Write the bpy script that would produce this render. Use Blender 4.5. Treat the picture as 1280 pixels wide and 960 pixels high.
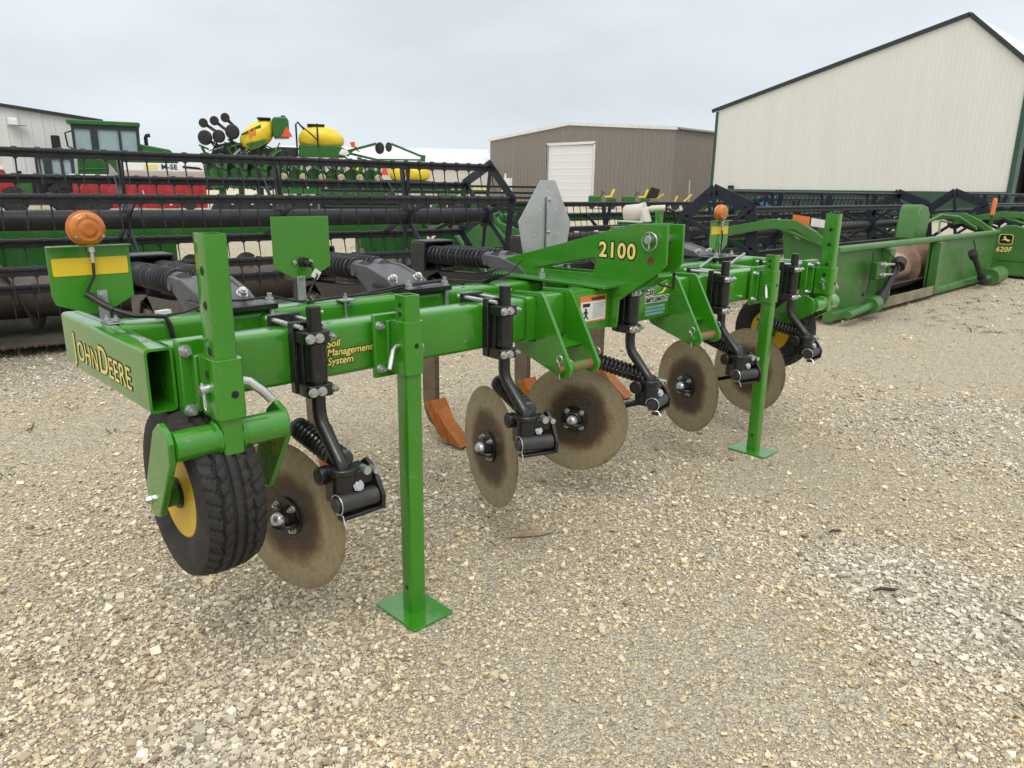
import bpy, bmesh, math, random
import numpy as np
from mathutils import Vector, Matrix
from mathutils.geometry import tessellate_polygon

for o in list(bpy.data.objects):
    bpy.data.objects.remove(o)
SC = bpy.context.scene
COL = SC.collection
random.seed(7)
RNG = np.random.default_rng(11)
rad = math.radians
PI = math.pi

# ------------------------------------------------------------------ camera
CAM = Vector((-1.046, -1.909, 1.439))
YAW, PITCH, ROLL = 0.775318, 0.260823, 0.014012
cam_d = bpy.data.cameras.new('camera')
cam_d.sensor_width = 36.0
cam_d.lens = 913.27 / 1280 * 36
cam_d.clip_start = 0.05
cam_d.clip_end = 3000
cam_o = bpy.data.objects.new('camera', cam_d)
COL.objects.link(cam_o)
fw = Vector((math.sin(YAW) * math.cos(PITCH), math.cos(YAW) * math.cos(PITCH), -math.sin(PITCH)))
rt = Vector((math.cos(YAW), -math.sin(YAW), 0))
up = rt.cross(fw)
r2 = rt * math.cos(ROLL) + up * math.sin(ROLL)
u2 = -rt * math.sin(ROLL) + up * math.cos(ROLL)
m3 = Matrix((r2, u2, -fw)).transposed()
cam_o.matrix_world = Matrix.Translation(CAM) @ m3.to_4x4()
SC.camera = cam_o

# ------------------------------------------------------------------ light
SUN_EL, SUN_AZ = rad(58), rad(215)          # azimuth clockwise from +Y
world = bpy.data.worlds.new('World')
SC.world = world
world.use_nodes = True
wn, wl = world.node_tree.nodes, world.node_tree.links
wn.clear()
wout = wn.new('ShaderNodeOutputWorld')
wbg = wn.new('ShaderNodeBackground')
wbg.inputs['Strength'].default_value = 0.1
sky = wn.new('ShaderNodeTexSky')
sky.sky_type = 'NISHITA'
sky.sun_disc = False
sky.sun_elevation = SUN_EL
sky.sun_rotation = SUN_AZ
sky.air_density = 1.0
sky.dust_density = 4.0
wtc = wn.new('ShaderNodeTexCoord')
wsep = wn.new('ShaderNodeSeparateXYZ')
wl.new(wtc.outputs['Generated'], wsep.inputs[0])
wramp = wn.new('ShaderNodeValToRGB')          # overcast dome: dim at the horizon, bright overhead
wl.new(wsep.outputs['Z'], wramp.inputs[0])
cr = wramp.color_ramp
cr.elements[0].position = 0.0
cr.elements[0].color = (0.56, 0.615, 0.645, 1)
cr.elements[1].position = 1.0
cr.elements[1].color = (1.12, 1.12, 1.12, 1)
e = cr.elements.new(0.12); e.color = (0.545, 0.585, 0.625, 1)
e = cr.elements.new(0.38); e.color = (0.65, 0.67, 0.70, 1)
wno = wn.new('ShaderNodeTexNoise')
wno.inputs['Scale'].default_value = 2.2
wno.inputs['Detail'].default_value = 5
wmapn = wn.new('ShaderNodeMapping')
wmapn.inputs['Scale'].default_value = (1, 1, 3.2)
wl.new(wtc.outputs['Generated'], wmapn.inputs[0])
wl.new(wmapn.outputs[0], wno.inputs['Vector'])
wmr = wn.new('ShaderNodeMapRange')
wmr.inputs['From Min'].default_value = 0.3
wmr.inputs['From Max'].default_value = 0.7
wmr.inputs['To Min'].default_value = 10.3
wmr.inputs['To Max'].default_value = 13.3
wl.new(wno.outputs[0], wmr.inputs['Value'])
wmul = wn.new('ShaderNodeVectorMath')
wmul.operation = 'SCALE'
wl.new(wramp.outputs[0], wmul.inputs[0])
wl.new(wmr.outputs[0], wmul.inputs['Scale'])
wmix = wn.new('ShaderNodeMix')
wmix.data_type = 'RGBA'
wmix.inputs['Factor'].default_value = 0.93
wl.new(sky.outputs[0], wmix.inputs['A'])
wl.new(wmul.outputs[0], wmix.inputs['B'])
wl.new(wmix.outputs['Result'], wbg.inputs['Color'])
wl.new(wbg.outputs[0], wout.inputs[0])

sun_d = bpy.data.lights.new('sun', 'SUN')
sun_d.energy = 1.1
sun_d.angle = rad(28)
sun_d.color = (1.0, 0.96, 0.9)
sun_o = bpy.data.objects.new('sun', sun_d)
COL.objects.link(sun_o)
sd = Vector((math.sin(SUN_AZ) * math.cos(SUN_EL), math.cos(SUN_AZ) * math.cos(SUN_EL), math.sin(SUN_EL)))
sun_o.rotation_euler = sd.to_track_quat('Z', 'Y').to_euler()

SC.render.engine = 'CYCLES'
SC.view_settings.view_transform = 'Standard'
SC.view_settings.look = 'None'
SC.view_settings.gamma = 1
SC.view_settings.exposure = 0.30


# ------------------------------------------------------------------ materials
def _base(name):
    m = bpy.data.materials.new(name)
    m.use_nodes = True
    n, l = m.node_tree.nodes, m.node_tree.links
    b = n['Principled BSDF']
    return m, n, l, b


def mixrgb(n, l, fac, a, b):
    x = n.new('ShaderNodeMix')
    x.data_type = 'RGBA'
    for sock, v in (('Factor', fac), ('A', a), ('B', b)):
        if isinstance(v, (int, float)):
            x.inputs[sock].default_value = v
        elif isinstance(v, tuple):
            x.inputs[sock].default_value = (*v, 1) if len(v) == 3 else v
        else:
            l.new(v, x.inputs[sock])
    return x.outputs['Result']


def noise(n, l, vec, scale, detail=4, rough=0.6, lo=0.35, hi=0.65):
    t = n.new('ShaderNodeTexNoise')
    t.inputs['Scale'].default_value = scale
    t.inputs['Detail'].default_value = detail
    t.inputs['Roughness'].default_value = rough
    l.new(vec, t.inputs['Vector'])
    r = n.new('ShaderNodeMapRange')
    r.inputs['From Min'].default_value = lo
    r.inputs['From Max'].default_value = hi
    l.new(t.outputs[0], r.inputs['Value'])
    return r.outputs[0]


def mat(name, col, rough=0.5, metal=0.0, col2=None, ns=6.0, amt=1.0, lo=0.35, hi=0.65, coat=0.0, scuff=None,
        bump=0.0, bs=60.0, dust=None, dust_amt=0.3, dust_scale=3.0, rvar=0.08, spec=0.5):
    m, n, l, b = _base(name)
    tc = n.new('ShaderNodeTexCoord').outputs['Object']
    c2 = col2 or tuple(c * 0.82 for c in col)
    c = mixrgb(n, l, noise(n, l, tc, ns, lo=lo, hi=hi), col, c2)
    if dust:
        f = noise(n, l, tc, dust_scale, 7, 0.72, 0.5, 0.78)
        mm = n.new('ShaderNodeMath'); mm.operation = 'MULTIPLY'
        l.new(f, mm.inputs[0]); mm.inputs[1].default_value = dust_amt
        c = mixrgb(n, l, mm.outputs[0], c, dust)
    if scuff:                                   # scattered chips and rubbed marks
        f2 = noise(n, l, tc, 30, 6, 0.78, 0.62, 0.66)
        mp = n.new('ShaderNodeMapping'); mp.inputs['Scale'].default_value = (1, 1, .12); mp.inputs['Rotation'].default_value = (.5, .3, .8)
        l.new(tc, mp.inputs[0])
        f3 = noise(n, l, mp.outputs[0], 120, 3, 0.6, 0.69, 0.72)
        mx = n.new('ShaderNodeMath'); mx.operation = 'MAXIMUM'; l.new(f2, mx.inputs[0]); l.new(f3, mx.inputs[1])
        m4 = n.new('ShaderNodeMath'); m4.operation = 'MULTIPLY'; l.new(mx.outputs[0], m4.inputs[0]); m4.inputs[1].default_value = .6
        c = mixrgb(n, l, m4.outputs[0], c, scuff)
    l.new(c, b.inputs['Base Color'])
    rr = n.new('ShaderNodeMapRange')
    rr.inputs['To Min'].default_value = max(0.02, rough - rvar)
    rr.inputs['To Max'].default_value = min(1, rough + rvar)
    l.new(noise(n, l, tc, ns * 2.7, 6), rr.inputs['Value'])
    l.new(rr.outputs[0], b.inputs['Roughness'])
    b.inputs['Metallic'].default_value = metal
    b.inputs['Coat Weight'].default_value = coat
    b.inputs['Coat Roughness'].default_value = 0.06
    b.inputs['Specular IOR Level'].default_value = spec
    if bump:
        t = n.new('ShaderNodeTexNoise')
        t.inputs['Scale'].default_value = bs
        t.inputs['Detail'].default_value = 4
        l.new(tc, t.inputs['Vector'])
        bp = n.new('ShaderNodeBump')
        bp.inputs['Strength'].default_value = bump
        bp.inputs['Distance'].default_value = 0.004
        l.new(t.outputs[0], bp.inputs['Height'])
        l.new(bp.outputs[0], b.inputs['Normal'])
    return m


TAN = (0.36, 0.31, 0.22)
M = {}
M['green'] = mat('green_paint', (0.034, 0.235, 0.006), 0.24, 0, (0.029, 0.205, 0.006), 3, coat=0.7, scuff=(0.16, 0.24, 0.11),
                 dust=(0.17, 0.24, 0.09), dust_amt=0.16, dust_scale=9, bump=0.05, bs=35)
M['green_old'] = mat('faded_green_paint', (0.052, 0.185, 0.032), 0.4, 0, (0.04, 0.145, 0.026), 2.5, scuff=(0.2, 0.2, 0.13),
                     dust=(0.16, 0.19, 0.09), dust_amt=0.45, dust_scale=3)
M['green_dark'] = mat('dark_green_paint', (0.017, 0.13, 0.014), 0.3, 0, (0.014, 0.105, 0.012), 2.5,
                      dust=(0.15, 0.17, 0.1), dust_amt=0.3, dust_scale=3)
M['black'] = mat('black_paint', (0.006, 0.006, 0.0065), 0.32, 0, (0.011, 0.011, 0.011), 9, coat=0.15, scuff=(0.10, 0.09, 0.075),
                 dust=(0.10, 0.09, 0.07), dust_amt=0.12, dust_scale=12)
M['black_rough'] = mat('dusty_black_paint', (0.013, 0.0145, 0.017), 0.42, 0, (0.02, 0.021, 0.024), 7,
                       dust=(0.10, 0.095, 0.085), dust_amt=0.14, dust_scale=6, spec=0.3)
M['charcoal'] = mat('charcoal_cast_steel', (0.10, 0.102, 0.108), 0.5, 0.1, (0.075, 0.075, 0.08), 8)
M['shaft'] = mat('dark_worn_shaft', (0.035, 0.035, 0.037), 0.42, 0.2, (0.055, 0.053, 0.05), 14, scuff=(.16, .15, .13))
M['navy'] = mat('navy_black_bar', (0.013, 0.018, 0.028), 0.42, 0, (0.02, 0.025, 0.034), 4,
                dust=(0.13, 0.12, 0.1), dust_amt=0.12, dust_scale=5, spec=0.35)
M['plastic'] = mat('black_plastic', (0.012, 0.012, 0.012), 0.55)
M['rubber'] = mat('tyre_rubber', (0.013, 0.0125, 0.012), 0.75, 0, (0.024, 0.022, 0.02), 14, bump=0.25, bs=180,
                  dust=(0.11, 0.09, 0.07), dust_amt=0.22, dust_scale=9)
M['zinc'] = mat('zinc_plated_steel', (0.62, 0.63, 0.62), 0.32, 0.85, (0.48, 0.49, 0.5), 30)
M['galv'] = mat('galvanised_sheet', (0.50, 0.52, 0.53), 0.38, 0.75, (0.40, 0.42, 0.43), 9, bump=0.05, bs=20)
M['rust'] = mat('rusty_steel', (0.19, 0.075, 0.03), 0.75, 0.2, (0.10, 0.045, 0.022), 30, bump=0.3, bs=120)
M['pin'] = mat('worn_painted_pin', (0.03, 0.19, 0.016), 0.5, 0, (0.22, 0.09, 0.04), 14, lo=0.5, hi=0.56)
M['yellow'] = mat('yellow_paint', (0.78, 0.50, 0.015), 0.38, 0, (0.68, 0.42, 0.012), 5, dust=TAN, dust_amt=0.25)
M['tank'] = mat('yellow_tank_plastic', (0.80, 0.62, 0.03), 0.4, 0, (0.72, 0.55, 0.03), 3)
M['shank'] = mat('soil_worn_shank', (0.20, 0.155, 0.105), 0.5, 0.35, (0.13, 0.10, 0.07), 12, bump=0.1, bs=60)
M['orange'] = mat('orange_point_paint', (0.40, 0.125, 0.012), 0.5, 0, (0.26, 0.08, 0.012), 14, bump=0.15, bs=50)
M['orange_red'] = mat('orange_red_reflector', (0.85, 0.09, 0.03), 0.4)
M['white'] = mat('white_paint', (0.74, 0.75, 0.75), 0.5, 0, (0.66, 0.67, 0.67), 2)
M['meter'] = mat('dusty_cream_meter', (0.44, 0.40, 0.22), 0.5, 0, (0.25, 0.24, 0.12), 9)
M['cream_plastic'] = mat('cream_plastic', (0.60, 0.58, 0.49), 0.42, 0, (0.52, 0.50, 0.42), 7)
M['red'] = mat('red_paint', (0.42, 0.016, 0.02), 0.4, 0, (0.33, 0.012, 0.018), 2, dust=TAN, dust_amt=0.2)
M['auger'] = mat('worn_auger_steel', (0.52, 0.37, 0.29), 0.42, 0.2, (0.38, 0.26, 0.20), 6, dust=(0.36, 0.30, 0.25),
                 dust_amt=0.5, bump=0.05, bs=30)
M['floor_steel'] = mat('dull_trough_steel', (0.13, 0.12, 0.105), 0.5, 0.3, (0.08, 0.07, 0.06), 6)
M['auger_dull'] = mat('dull_auger_steel', (0.10, 0.085, 0.07), 0.42, 0.4, (0.07, 0.055, 0.045), 6, dust=(0.25, 0.22, 0.18), dust_amt=0.5)
M['sill'] = mat('worn_tan_sill', (0.34, 0.27, 0.19), 0.6, 0, (0.16, 0.15, 0.08), 3)
M['knife'] = mat('brown_knife_steel', (0.16, 0.11, 0.08), 0.6, 0.3, (0.09, 0.06, 0.045), 12)
M['glass'] = mat('tinted_cab_glass', (0.32, 0.43, 0.45), 0.08, 0.0, (0.26, 0.36, 0.38), 1.5)
M['dark'] = mat('dark_interior', (0.012, 0.014, 0.014), 0.8)
M['deco_yellow'] = mat('yellow_decal', (0.88, 0.72, 0.20), 0.45)
M['deco_black'] = mat('black_decal', (0.006, 0.006, 0.006), 0.4)
M['deco_white'] = mat('white_decal', (0.78, 0.78, 0.76), 0.45)
M['deco_orange'] = mat('orange_decal', (0.75, 0.2, 0.04), 0.45)
M['deco_blue'] = mat('pale_blue_decal', (0.28, 0.45, 0.55), 0.5)
M['cable'] = mat('black_cable', (0.01, 0.01, 0.011), 0.45)
M['blue'] = mat('blue_plastic', (0.03, 0.17, 0.38), 0.5)
M['grey_paint'] = mat('grey_paint', (0.33, 0.34, 0.34), 0.5)
M['dried_leaf'] = mat('dried_husk', (0.42, 0.34, 0.22), 0.8, 0, (0.3, 0.23, 0.14), 30)
M['twig'] = mat('dark_twig', (0.05, 0.04, 0.03), 0.9)
M['weed'] = mat('small_weed', (0.06, 0.09, 0.02), 0.8, 0, (0.09, 0.08, 0.03), 20)


def mk_reflect():
    m, n, l, b = _base('yellow_reflective_tape')
    tc = n.new('ShaderNodeTexCoord').outputs['Object']
    ck = n.new('ShaderNodeTexChecker')
    ck.inputs['Scale'].default_value = 260
    ck.inputs['Color1'].default_value = (0.80, 0.58, 0.03, 1)
    ck.inputs['Color2'].default_value = (0.66, 0.44, 0.02, 1)
    l.new(tc, ck.inputs['Vector'])
    l.new(ck.outputs[0], b.inputs['Base Color'])
    b.inputs['Roughness'].default_value = 0.35
    return m


M['reflect'] = mk_reflect()


def mk_amber():
    m, n, l, b = _base('amber_lens')
    tc = n.new('ShaderNodeTexCoord').outputs['Object']
    w = n.new('ShaderNodeTexWave')
    w.wave_type = 'RINGS'; w.rings_direction = 'SPHERICAL'
    w.inputs['Scale'].default_value = 38
    l.new(tc, w.inputs['Vector'])
    c = mixrgb(n, l, noise(n, l, tc, 9, 3), (0.90, 0.32, 0.02), (0.62, 0.17, 0.012))
    l.new(c, b.inputs['Base Color'])
    b.inputs['Roughness'].default_value = 0.16
    b.inputs['Transmission Weight'].default_value = 0.35
    b.inputs['Coat Weight'].default_value = 0.6
    bp = n.new('ShaderNodeBump')
    bp.inputs['Strength'].default_value = 0.8
    bp.inputs['Distance'].default_value = 0.003
    l.new(w.outputs[0], bp.inputs['Height'])
    l.new(bp.outputs[0], b.inputs['Normal'])
    return m


M['amber'] = mk_amber()


def mk_disc():
    """soil-polished outer band, rusty unpolished middle, worn edge"""
    m, n, l, b = _base('worn_disc_steel')
    tc = n.new('ShaderNodeTexCoord').outputs['Object']
    sp = n.new('ShaderNodeVectorMath'); sp.operation = 'LENGTH'
    l.new(tc, sp.inputs[0])
    oi = n.new('ShaderNodeObjectInfo')
    of = n.new('ShaderNodeVectorMath'); of.operation = 'ADD'
    sc_ = n.new('ShaderNodeMath'); sc_.operation = 'MULTIPLY'; l.new(oi.outputs['Random'], sc_.inputs[0]); sc_.inputs[1].default_value = 40
    l.new(tc, of.inputs[0]); l.new(sc_.outputs[0], of.inputs[1])
    tcd = of.outputs[0]
    nz = n.new('ShaderNodeTexNoise'); nz.inputs['Scale'].default_value = 7; nz.inputs['Detail'].default_value = 7; nz.inputs['Roughness'].default_value = .65
    l.new(tcd, nz.inputs['Vector'])
    ad = n.new('ShaderNodeMath'); ad.operation = 'MULTIPLY_ADD'
    l.new(nz.outputs[0], ad.inputs[0]); ad.inputs[1].default_value = 0.11
    l.new(sp.outputs['Value'], ad.inputs[2])
    r = n.new('ShaderNodeValToRGB')
    l.new(ad.outputs[0], r.inputs[0])
    c = r.color_ramp
    c.elements[0].position = 0.155; c.elements[0].color = (0.030, 0.022, 0.017, 1)
    c.elements[1].position = 0.312; c.elements[1].color = (0.24, 0.175, 0.10, 1)
    for p, q in ((0.185, (0.06, 0.034, 0.02)), (0.205, (0.18, 0.13, 0.075)), (0.235, (0.37, 0.325, 0.215)), (0.292, (0.35, 0.30, 0.185))):
        e_ = c.elements.new(p); e_.color = (*q, 1)
    f = noise(n, l, tcd, 55, 8, 0.8, 0.47, 0.66)
    mm = n.new('ShaderNodeMath'); mm.operation = 'MULTIPLY'; l.new(f, mm.inputs[0]); mm.inputs[1].default_value = 0.55
    cc = mixrgb(n, l, mm.outputs[0], r.outputs[0], (0.13, 0.085, 0.05))
    sv = n.new('ShaderNodeCombineXYZ'); l.new(sp.outputs['Value'], sv.inputs[0])
    ns2 = n.new('ShaderNodeTexNoise'); ns2.inputs['Scale'].default_value = 260; ns2.inputs['Detail'].default_value = 2
    l.new(sv.outputs[0], ns2.inputs['Vector'])
    m2 = n.new('ShaderNodeMapRange'); m2.inputs['From Min'].default_value = .35; m2.inputs['From Max'].default_value = .65; m2.inputs['To Max'].default_value = .14
    l.new(ns2.outputs[0], m2.inputs['Value'])
    cc = mixrgb(n, l, m2.outputs[0], cc, (0.50, 0.44, 0.34))
    l.new(cc, b.inputs['Base Color'])
    b.inputs['Metallic'].default_value = 0.4
    b.inputs['Roughness'].default_value = 0.34
    t = n.new('ShaderNodeTexNoise'); t.inputs['Scale'].default_value = 90; l.new(tc, t.inputs['Vector'])
    bp = n.new('ShaderNodeBump'); bp.inputs['Strength'].default_value = 0.12; bp.inputs['Distance'].default_value = 0.003
    l.new(t.outputs[0], bp.inputs['Height']); l.new(bp.outputs[0], b.inputs['Normal'])
    return m


M['disc'] = mk_disc()


def mk_corrugated(name, col, period, axis, depth=0.02, rough=0.45, dirt=(0.3, 0.27, 0.22), damt=0.15, shape=0.5):
    """ribbed metal cladding: vertical ribs as bump along one object axis"""
    m, n, l, b = _base(name)
    tc = n.new('ShaderNodeTexCoord').outputs['Object']
    s = n.new('ShaderNodeSeparateXYZ'); l.new(tc, s.inputs[0])
    dv = n.new('ShaderNodeMath'); dv.operation = 'DIVIDE'; l.new(s.outputs[axis], dv.inputs[0]); dv.inputs[1].default_value = period
    fr = n.new('ShaderNodeMath'); fr.operation = 'FRACT'; l.new(dv.outputs[0], fr.inputs[0])
    pp = n.new('ShaderNodeMath'); pp.operation = 'PINGPONG'; l.new(fr.outputs[0], pp.inputs[0]); pp.inputs[1].default_value = 0.5
    mr = n.new('ShaderNodeMapRange'); mr.interpolation_type = 'SMOOTHSTEP'
    mr.inputs['From Min'].default_value = shape * 0.06
    mr.inputs['From Max'].default_value = shape * 0.30
    l.new(pp.outputs[0], mr.inputs['Value'])
    bp = n.new('ShaderNodeBump'); bp.invert = True
    bp.inputs['Strength'].default_value = 0.8
    bp.inputs['Distance'].default_value = depth
    l.new(mr.outputs[0], bp.inputs['Height'])
    l.new(bp.outputs[0], b.inputs['Normal'])
    mp = n.new('ShaderNodeMapping'); mp.inputs['Scale'].default_value = (1, 1, 0.12)
    l.new(tc, mp.inputs[0])
    f = noise(n, l, mp.outputs[0], 1.3, 6, 0.65, 0.4, 0.75)
    mm = n.new('ShaderNodeMath'); mm.operation = 'MULTIPLY'; l.new(f, mm.inputs[0]); mm.inputs[1].default_value = damt
    c = mixrgb(n, l, mm.outputs[0], col, dirt)
    l.new(c, b.inputs['Base Color'])
    b.inputs['Roughness'].default_value = rough
    return m


# ------------------------------------------------------------------ mesh builder
class MB:
    def __init__(self):
        self.bm = bmesh.new()
        self.mi = 0

    def _face(self, vs):
        try:
            f = self.bm.faces.new(vs)
            f.material_index = self.mi
            f.smooth = True
            return f
        except ValueError:
            return None

    def box(self, c, s, R=None):
        c = Vector(c); h = Vector(s) / 2
        vs = []
        for x, y, z in ((-1, -1, -1), (1, -1, -1), (1, 1, -1), (-1, 1, -1), (-1, -1, 1), (1, -1, 1), (1, 1, 1), (-1, 1, 1)):
            v = Vector((x * h.x, y * h.y, z * h.z))
            if R is not None:
                v = R @ v
            vs.append(self.bm.verts.new(c + v))
        for f in ((3, 2, 1, 0), (4, 5, 6, 7), (0, 1, 5, 4), (1, 2, 6, 5), (2, 3, 7, 6), (3, 0, 4, 7)):
            self._face([vs[i] for i in f])
        return self

    def span(self, a, b):
        a, b = Vector(a), Vector(b)
        return self.box((a + b) / 2, [abs(q) for q in (b - a)])

    def bar(self, p0, p1, w, t, side=(0, 0, 1)):
        """rectangular bar from p0 to p1, w across, t along 'side'"""
        p0, p1 = Vector(p0), Vector(p1)
        d = (p1 - p0); L = d.length; d.normalize()
        s = Vector(side); s = (s - d * s.dot(d)).normalized()
        q = d.cross(s)
        R = Matrix((d, q, s)).transposed()
        return self.box((p0 + p1) / 2, (L, w, t), R)

    def cyl(self, p0, p1, r, seg=16, r1=None, caps=True):
        p0, p1 = Vector(p0), Vector(p1)
        r1 = r if r1 is None else r1
        d = (p1 - p0).normalized()
        a = d.orthogonal().normalized(); b = d.cross(a)
        A, B = [], []
        for i in range(seg):
            t = 2 * PI * i / seg
            o = a * math.cos(t) + b * math.sin(t)
            A.append(self.bm.verts.new(p0 + o * r)); B.append(self.bm.verts.new(p1 + o * r1))
        for i in range(seg):
            j = (i + 1) % seg
            self._face([A[i], A[j], B[j], B[i]])
        if caps:
            self._face(A[::-1]); self._face(B)
        return self

    def tube(self, pts, r, seg=8, closed=False, caps=True):
        pts = [Vector(p) for p in pts]
        n = len(pts)
        rs = r if isinstance(r, (list, tuple)) else [r] * n
        rings = []
        prev = None
        for i, p in enumerate(pts):
            if closed:
                d = (pts[(i + 1) % n] - pts[i - 1]).normalized()
            else:
                d = (pts[min(i + 1, n - 1)] - pts[max(i - 1, 0)]).normalized()
            if prev is None:
                a = d.orthogonal().normalized()
            else:
                a = (prev - d * prev.dot(d)).normalized()
            prev = a
            b = d.cross(a)
            rings.append([self.bm.verts.new(p + (a * math.cos(2 * PI * k / seg) + b * math.sin(2 * PI * k / seg)) * rs[i]) for k in range(seg)])
        m = n if closed else n - 1
        for i in range(m):
            A, B = rings[i], rings[(i + 1) % n]
            for k in range(seg):
                j = (k + 1) % seg
                self._face([A[k], A[j], B[j], B[k]])
        if caps and not closed:
            self._face(rings[0][::-1]); self._face(rings[-1])
        return self

    def prism(self, poly, o, u, v, t, holes=()):
        """2D polygon in the frame o + a*u + b*v, extruded by t along u x v"""
        o, u, v = Vector(o), Vector(u).normalized(), Vector(v).normalized()
        w = u.cross(v) * t
        loops = [list(poly)] + [list(h) for h in holes]
        flat = [p for L in loops for p in L]
        tris = tessellate_polygon([[Vector((p[0], p[1], 0)) for p in L] for L in loops])
        A = [self.bm.verts.new(o + u * p[0] + v * p[1]) for p in flat]
        B = [self.bm.verts.new(o + u * p[0] + v * p[1] + w) for p in flat]
        for tr in tris:
            a, b, c = [Vector(flat[i]) for i in tr]
            ccw = (b.x - a.x) * (c.y - a.y) - (b.y - a.y) * (c.x - a.x) > 0
            tr = tuple(tr) if ccw else tuple(tr)[::-1]
            self._face([A[i] for i in tr[::-1]]); self._face([B[i] for i in tr])
        k = 0
        for L in loops:
            n = len(L)
            for i in range(n):
                j = (i + 1) % n
                self._face([A[k + i], A[k + j], B[k + j], B[k + i]])
            k += n
        return self

    def pillow(self, poly, o, u, v, t, n=9):
        """bulging body: the outline swells and closes along the extrusion"""
        o, u, v = Vector(o), Vector(u).normalized(), Vector(v).normalized()
        w = u.cross(v)
        cx = sum(p[0] for p in poly) / len(poly); cy = sum(p[1] for p in poly) / len(poly)
        P2 = []
        for i in range(len(poly)):               # one round of corner cutting
            a, b = poly[i], poly[(i + 1) % len(poly)]
            P2 += [(a[0] * .75 + b[0] * .25, a[1] * .75 + b[1] * .25), (a[0] * .25 + b[0] * .75, a[1] * .25 + b[1] * .75)]
        rings = []
        for i in range(n + 1):
            q = -1 + 2 * i / n
            k = max(.05, (1 - abs(q) ** 3.2)) ** .45
            rings.append([self.bm.verts.new(o + u * (cx + (a - cx) * k) + v * (cy + (b - cy) * k) + w * (t * (q + 1) / 2)) for a, b in P2])
        for A, B in zip(rings, rings[1:]):
            for i in range(len(P2)):
                j = (i + 1) % len(P2)
                self._face([A[i], A[j], B[j], B[i]])
        self._face(rings[0][::-1]); self._face(rings[-1])
        return self

    def lathe(self, prof, o, ax, seg=32, closed=False):
        """profile of (radius, height along axis)"""
        o, ax = Vector(o), Vector(ax).normalized()
        a = ax.orthogonal().normalized(); b = ax.cross(a)
        rings = []
        for r, h in prof:
            rings.append([self.bm.verts.new(o + ax * h + (a * math.cos(2 * PI * i / seg) + b * math.sin(2 * PI * i / seg)) * r) for i in range(seg)])
        n = len(prof)
        for i in range(n if closed else n - 1):
            A, B = rings[i], rings[(i + 1) % n]
            for k in range(seg):
                j = (k + 1) % seg
                self._face([A[k], A[j], B[j], B[k]])
        if not closed:
            if prof[0][0] > 1e-6: self._face(rings[0][::-1])
            if prof[-1][0] > 1e-6: self._face(rings[-1])
        return self

    def helix(self, p0, p1, R, r, turns, seg=7, per=14):
        p0, p1 = Vector(p0), Vector(p1)
        d = (p1 - p0); L = d.length; d.normalize()
        a = d.orthogonal().normalized(); b = d.cross(a)
        n = int(turns * per)
        pts = [p0 + d * (L * i / n) + (a * math.cos(2 * PI * i / per) + b * math.sin(2 * PI * i / per)) * R for i in range(n + 1)]
        return self.tube(pts, r, seg)

    def flight(self, x0, x1, c, r0, r1, turns, hand=1, per=24):
        """auger flighting ribbon along X about (y, z) = c"""
        n = int(abs(turns) * per)
        prev = None
        for i in range(n + 1):
            t = i / n
            a = 2 * PI * turns * t * hand
            x = x0 + (x1 - x0) * t
            q = [self.bm.verts.new((x + dx, c[0] + rr * math.cos(a), c[1] + rr * math.sin(a))) for dx, rr in ((-.004, r0), (-.004, r1), (.004, r1), (.004, r0))]
            if prev:
                for k in range(3):
                    self._face([prev[k], prev[k + 1], q[k + 1], q[k]])
            prev = q
        return self

    def bolt(self, p, ax, s=0.012, stud=0.012):
        """hex head on a washer with a stub of thread, base at p, pointing along ax"""
        p, ax = Vector(p), Vector(ax).normalized()
        self.cyl(p, p + ax * s * 0.25, s * 1.35, 14)
        self.cyl(p + ax * s * 0.25, p + ax * s * 1.2, s * 1.08, 6)
        if stud:
            self.cyl(p + ax * s * 1.2, p + ax * (s * 1.2 + stud), s * 0.6, 10)
        return self

    def obj(self, name, m=None, parent=None, bevel=0.0, seg=2, loc=None, rot=None, flat=False, angle=35):
        me = bpy.data.meshes.new(name)
        bmesh.ops.remove_doubles(self.bm, verts=self.bm.verts, dist=1e-6)
        if bevel:
            bmesh.ops.dissolve_limit(self.bm, angle_limit=rad(.5), use_dissolve_boundaries=False, verts=self.bm.verts, edges=self.bm.edges, delimit={'NORMAL'})
        bmesh.ops.recalc_face_normals(self.bm, faces=self.bm.faces)
        self.bm.to_mesh(me)
        self.bm.free()
        ms = m if isinstance(m, (list, tuple)) else [m]
        for x in ms:
            me.materials.append(M[x] if isinstance(x, str) else x)
        if flat:
            for p in me.polygons:
                p.use_smooth = False
        else:
            try:
                me.set_sharp_from_angle(angle=rad(angle))
            except Exception:
                pass
        o = bpy.data.objects.new(name, me)
        COL.objects.link(o)
        if parent is not None:
            o.parent = parent
        if loc is not None: o.location = loc
        if rot is not None: o.rotation_euler = rot
        if bevel:
            bv = o.modifiers.new('bevel', 'BEVEL')
            bv.width = bevel; bv.segments = seg; bv.limit_method = 'ANGLE'; bv.angle_limit = rad(40)
            bv.harden_normals = False
        return o


def split_obj(mb, name, m, parent, bevel=0.0, **k):
    """each loose piece of the builder becomes an object of its own, all under the same parent"""
    bm = mb.bm
    bm.verts.index_update()
    seen, out = set(), []
    bm.verts.ensure_lookup_table()
    for v in bm.verts:
        if v.index in seen: continue
        st, comp = [v], []
        seen.add(v.index)
        while st:
            q = st.pop(); comp.append(q)
            for e_ in q.link_edges:
                w = e_.other_vert(q)
                if w.index not in seen:
                    seen.add(w.index); st.append(w)
        n = MB(); mp = {q: n.bm.verts.new(q.co) for q in comp}
        for f in {f for q in comp for f in q.link_faces}:
            n._face([mp[q] for q in f.verts])
        out.append(n.obj(name, m, parent, bevel, **k))
    bm.free()
    return out


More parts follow.
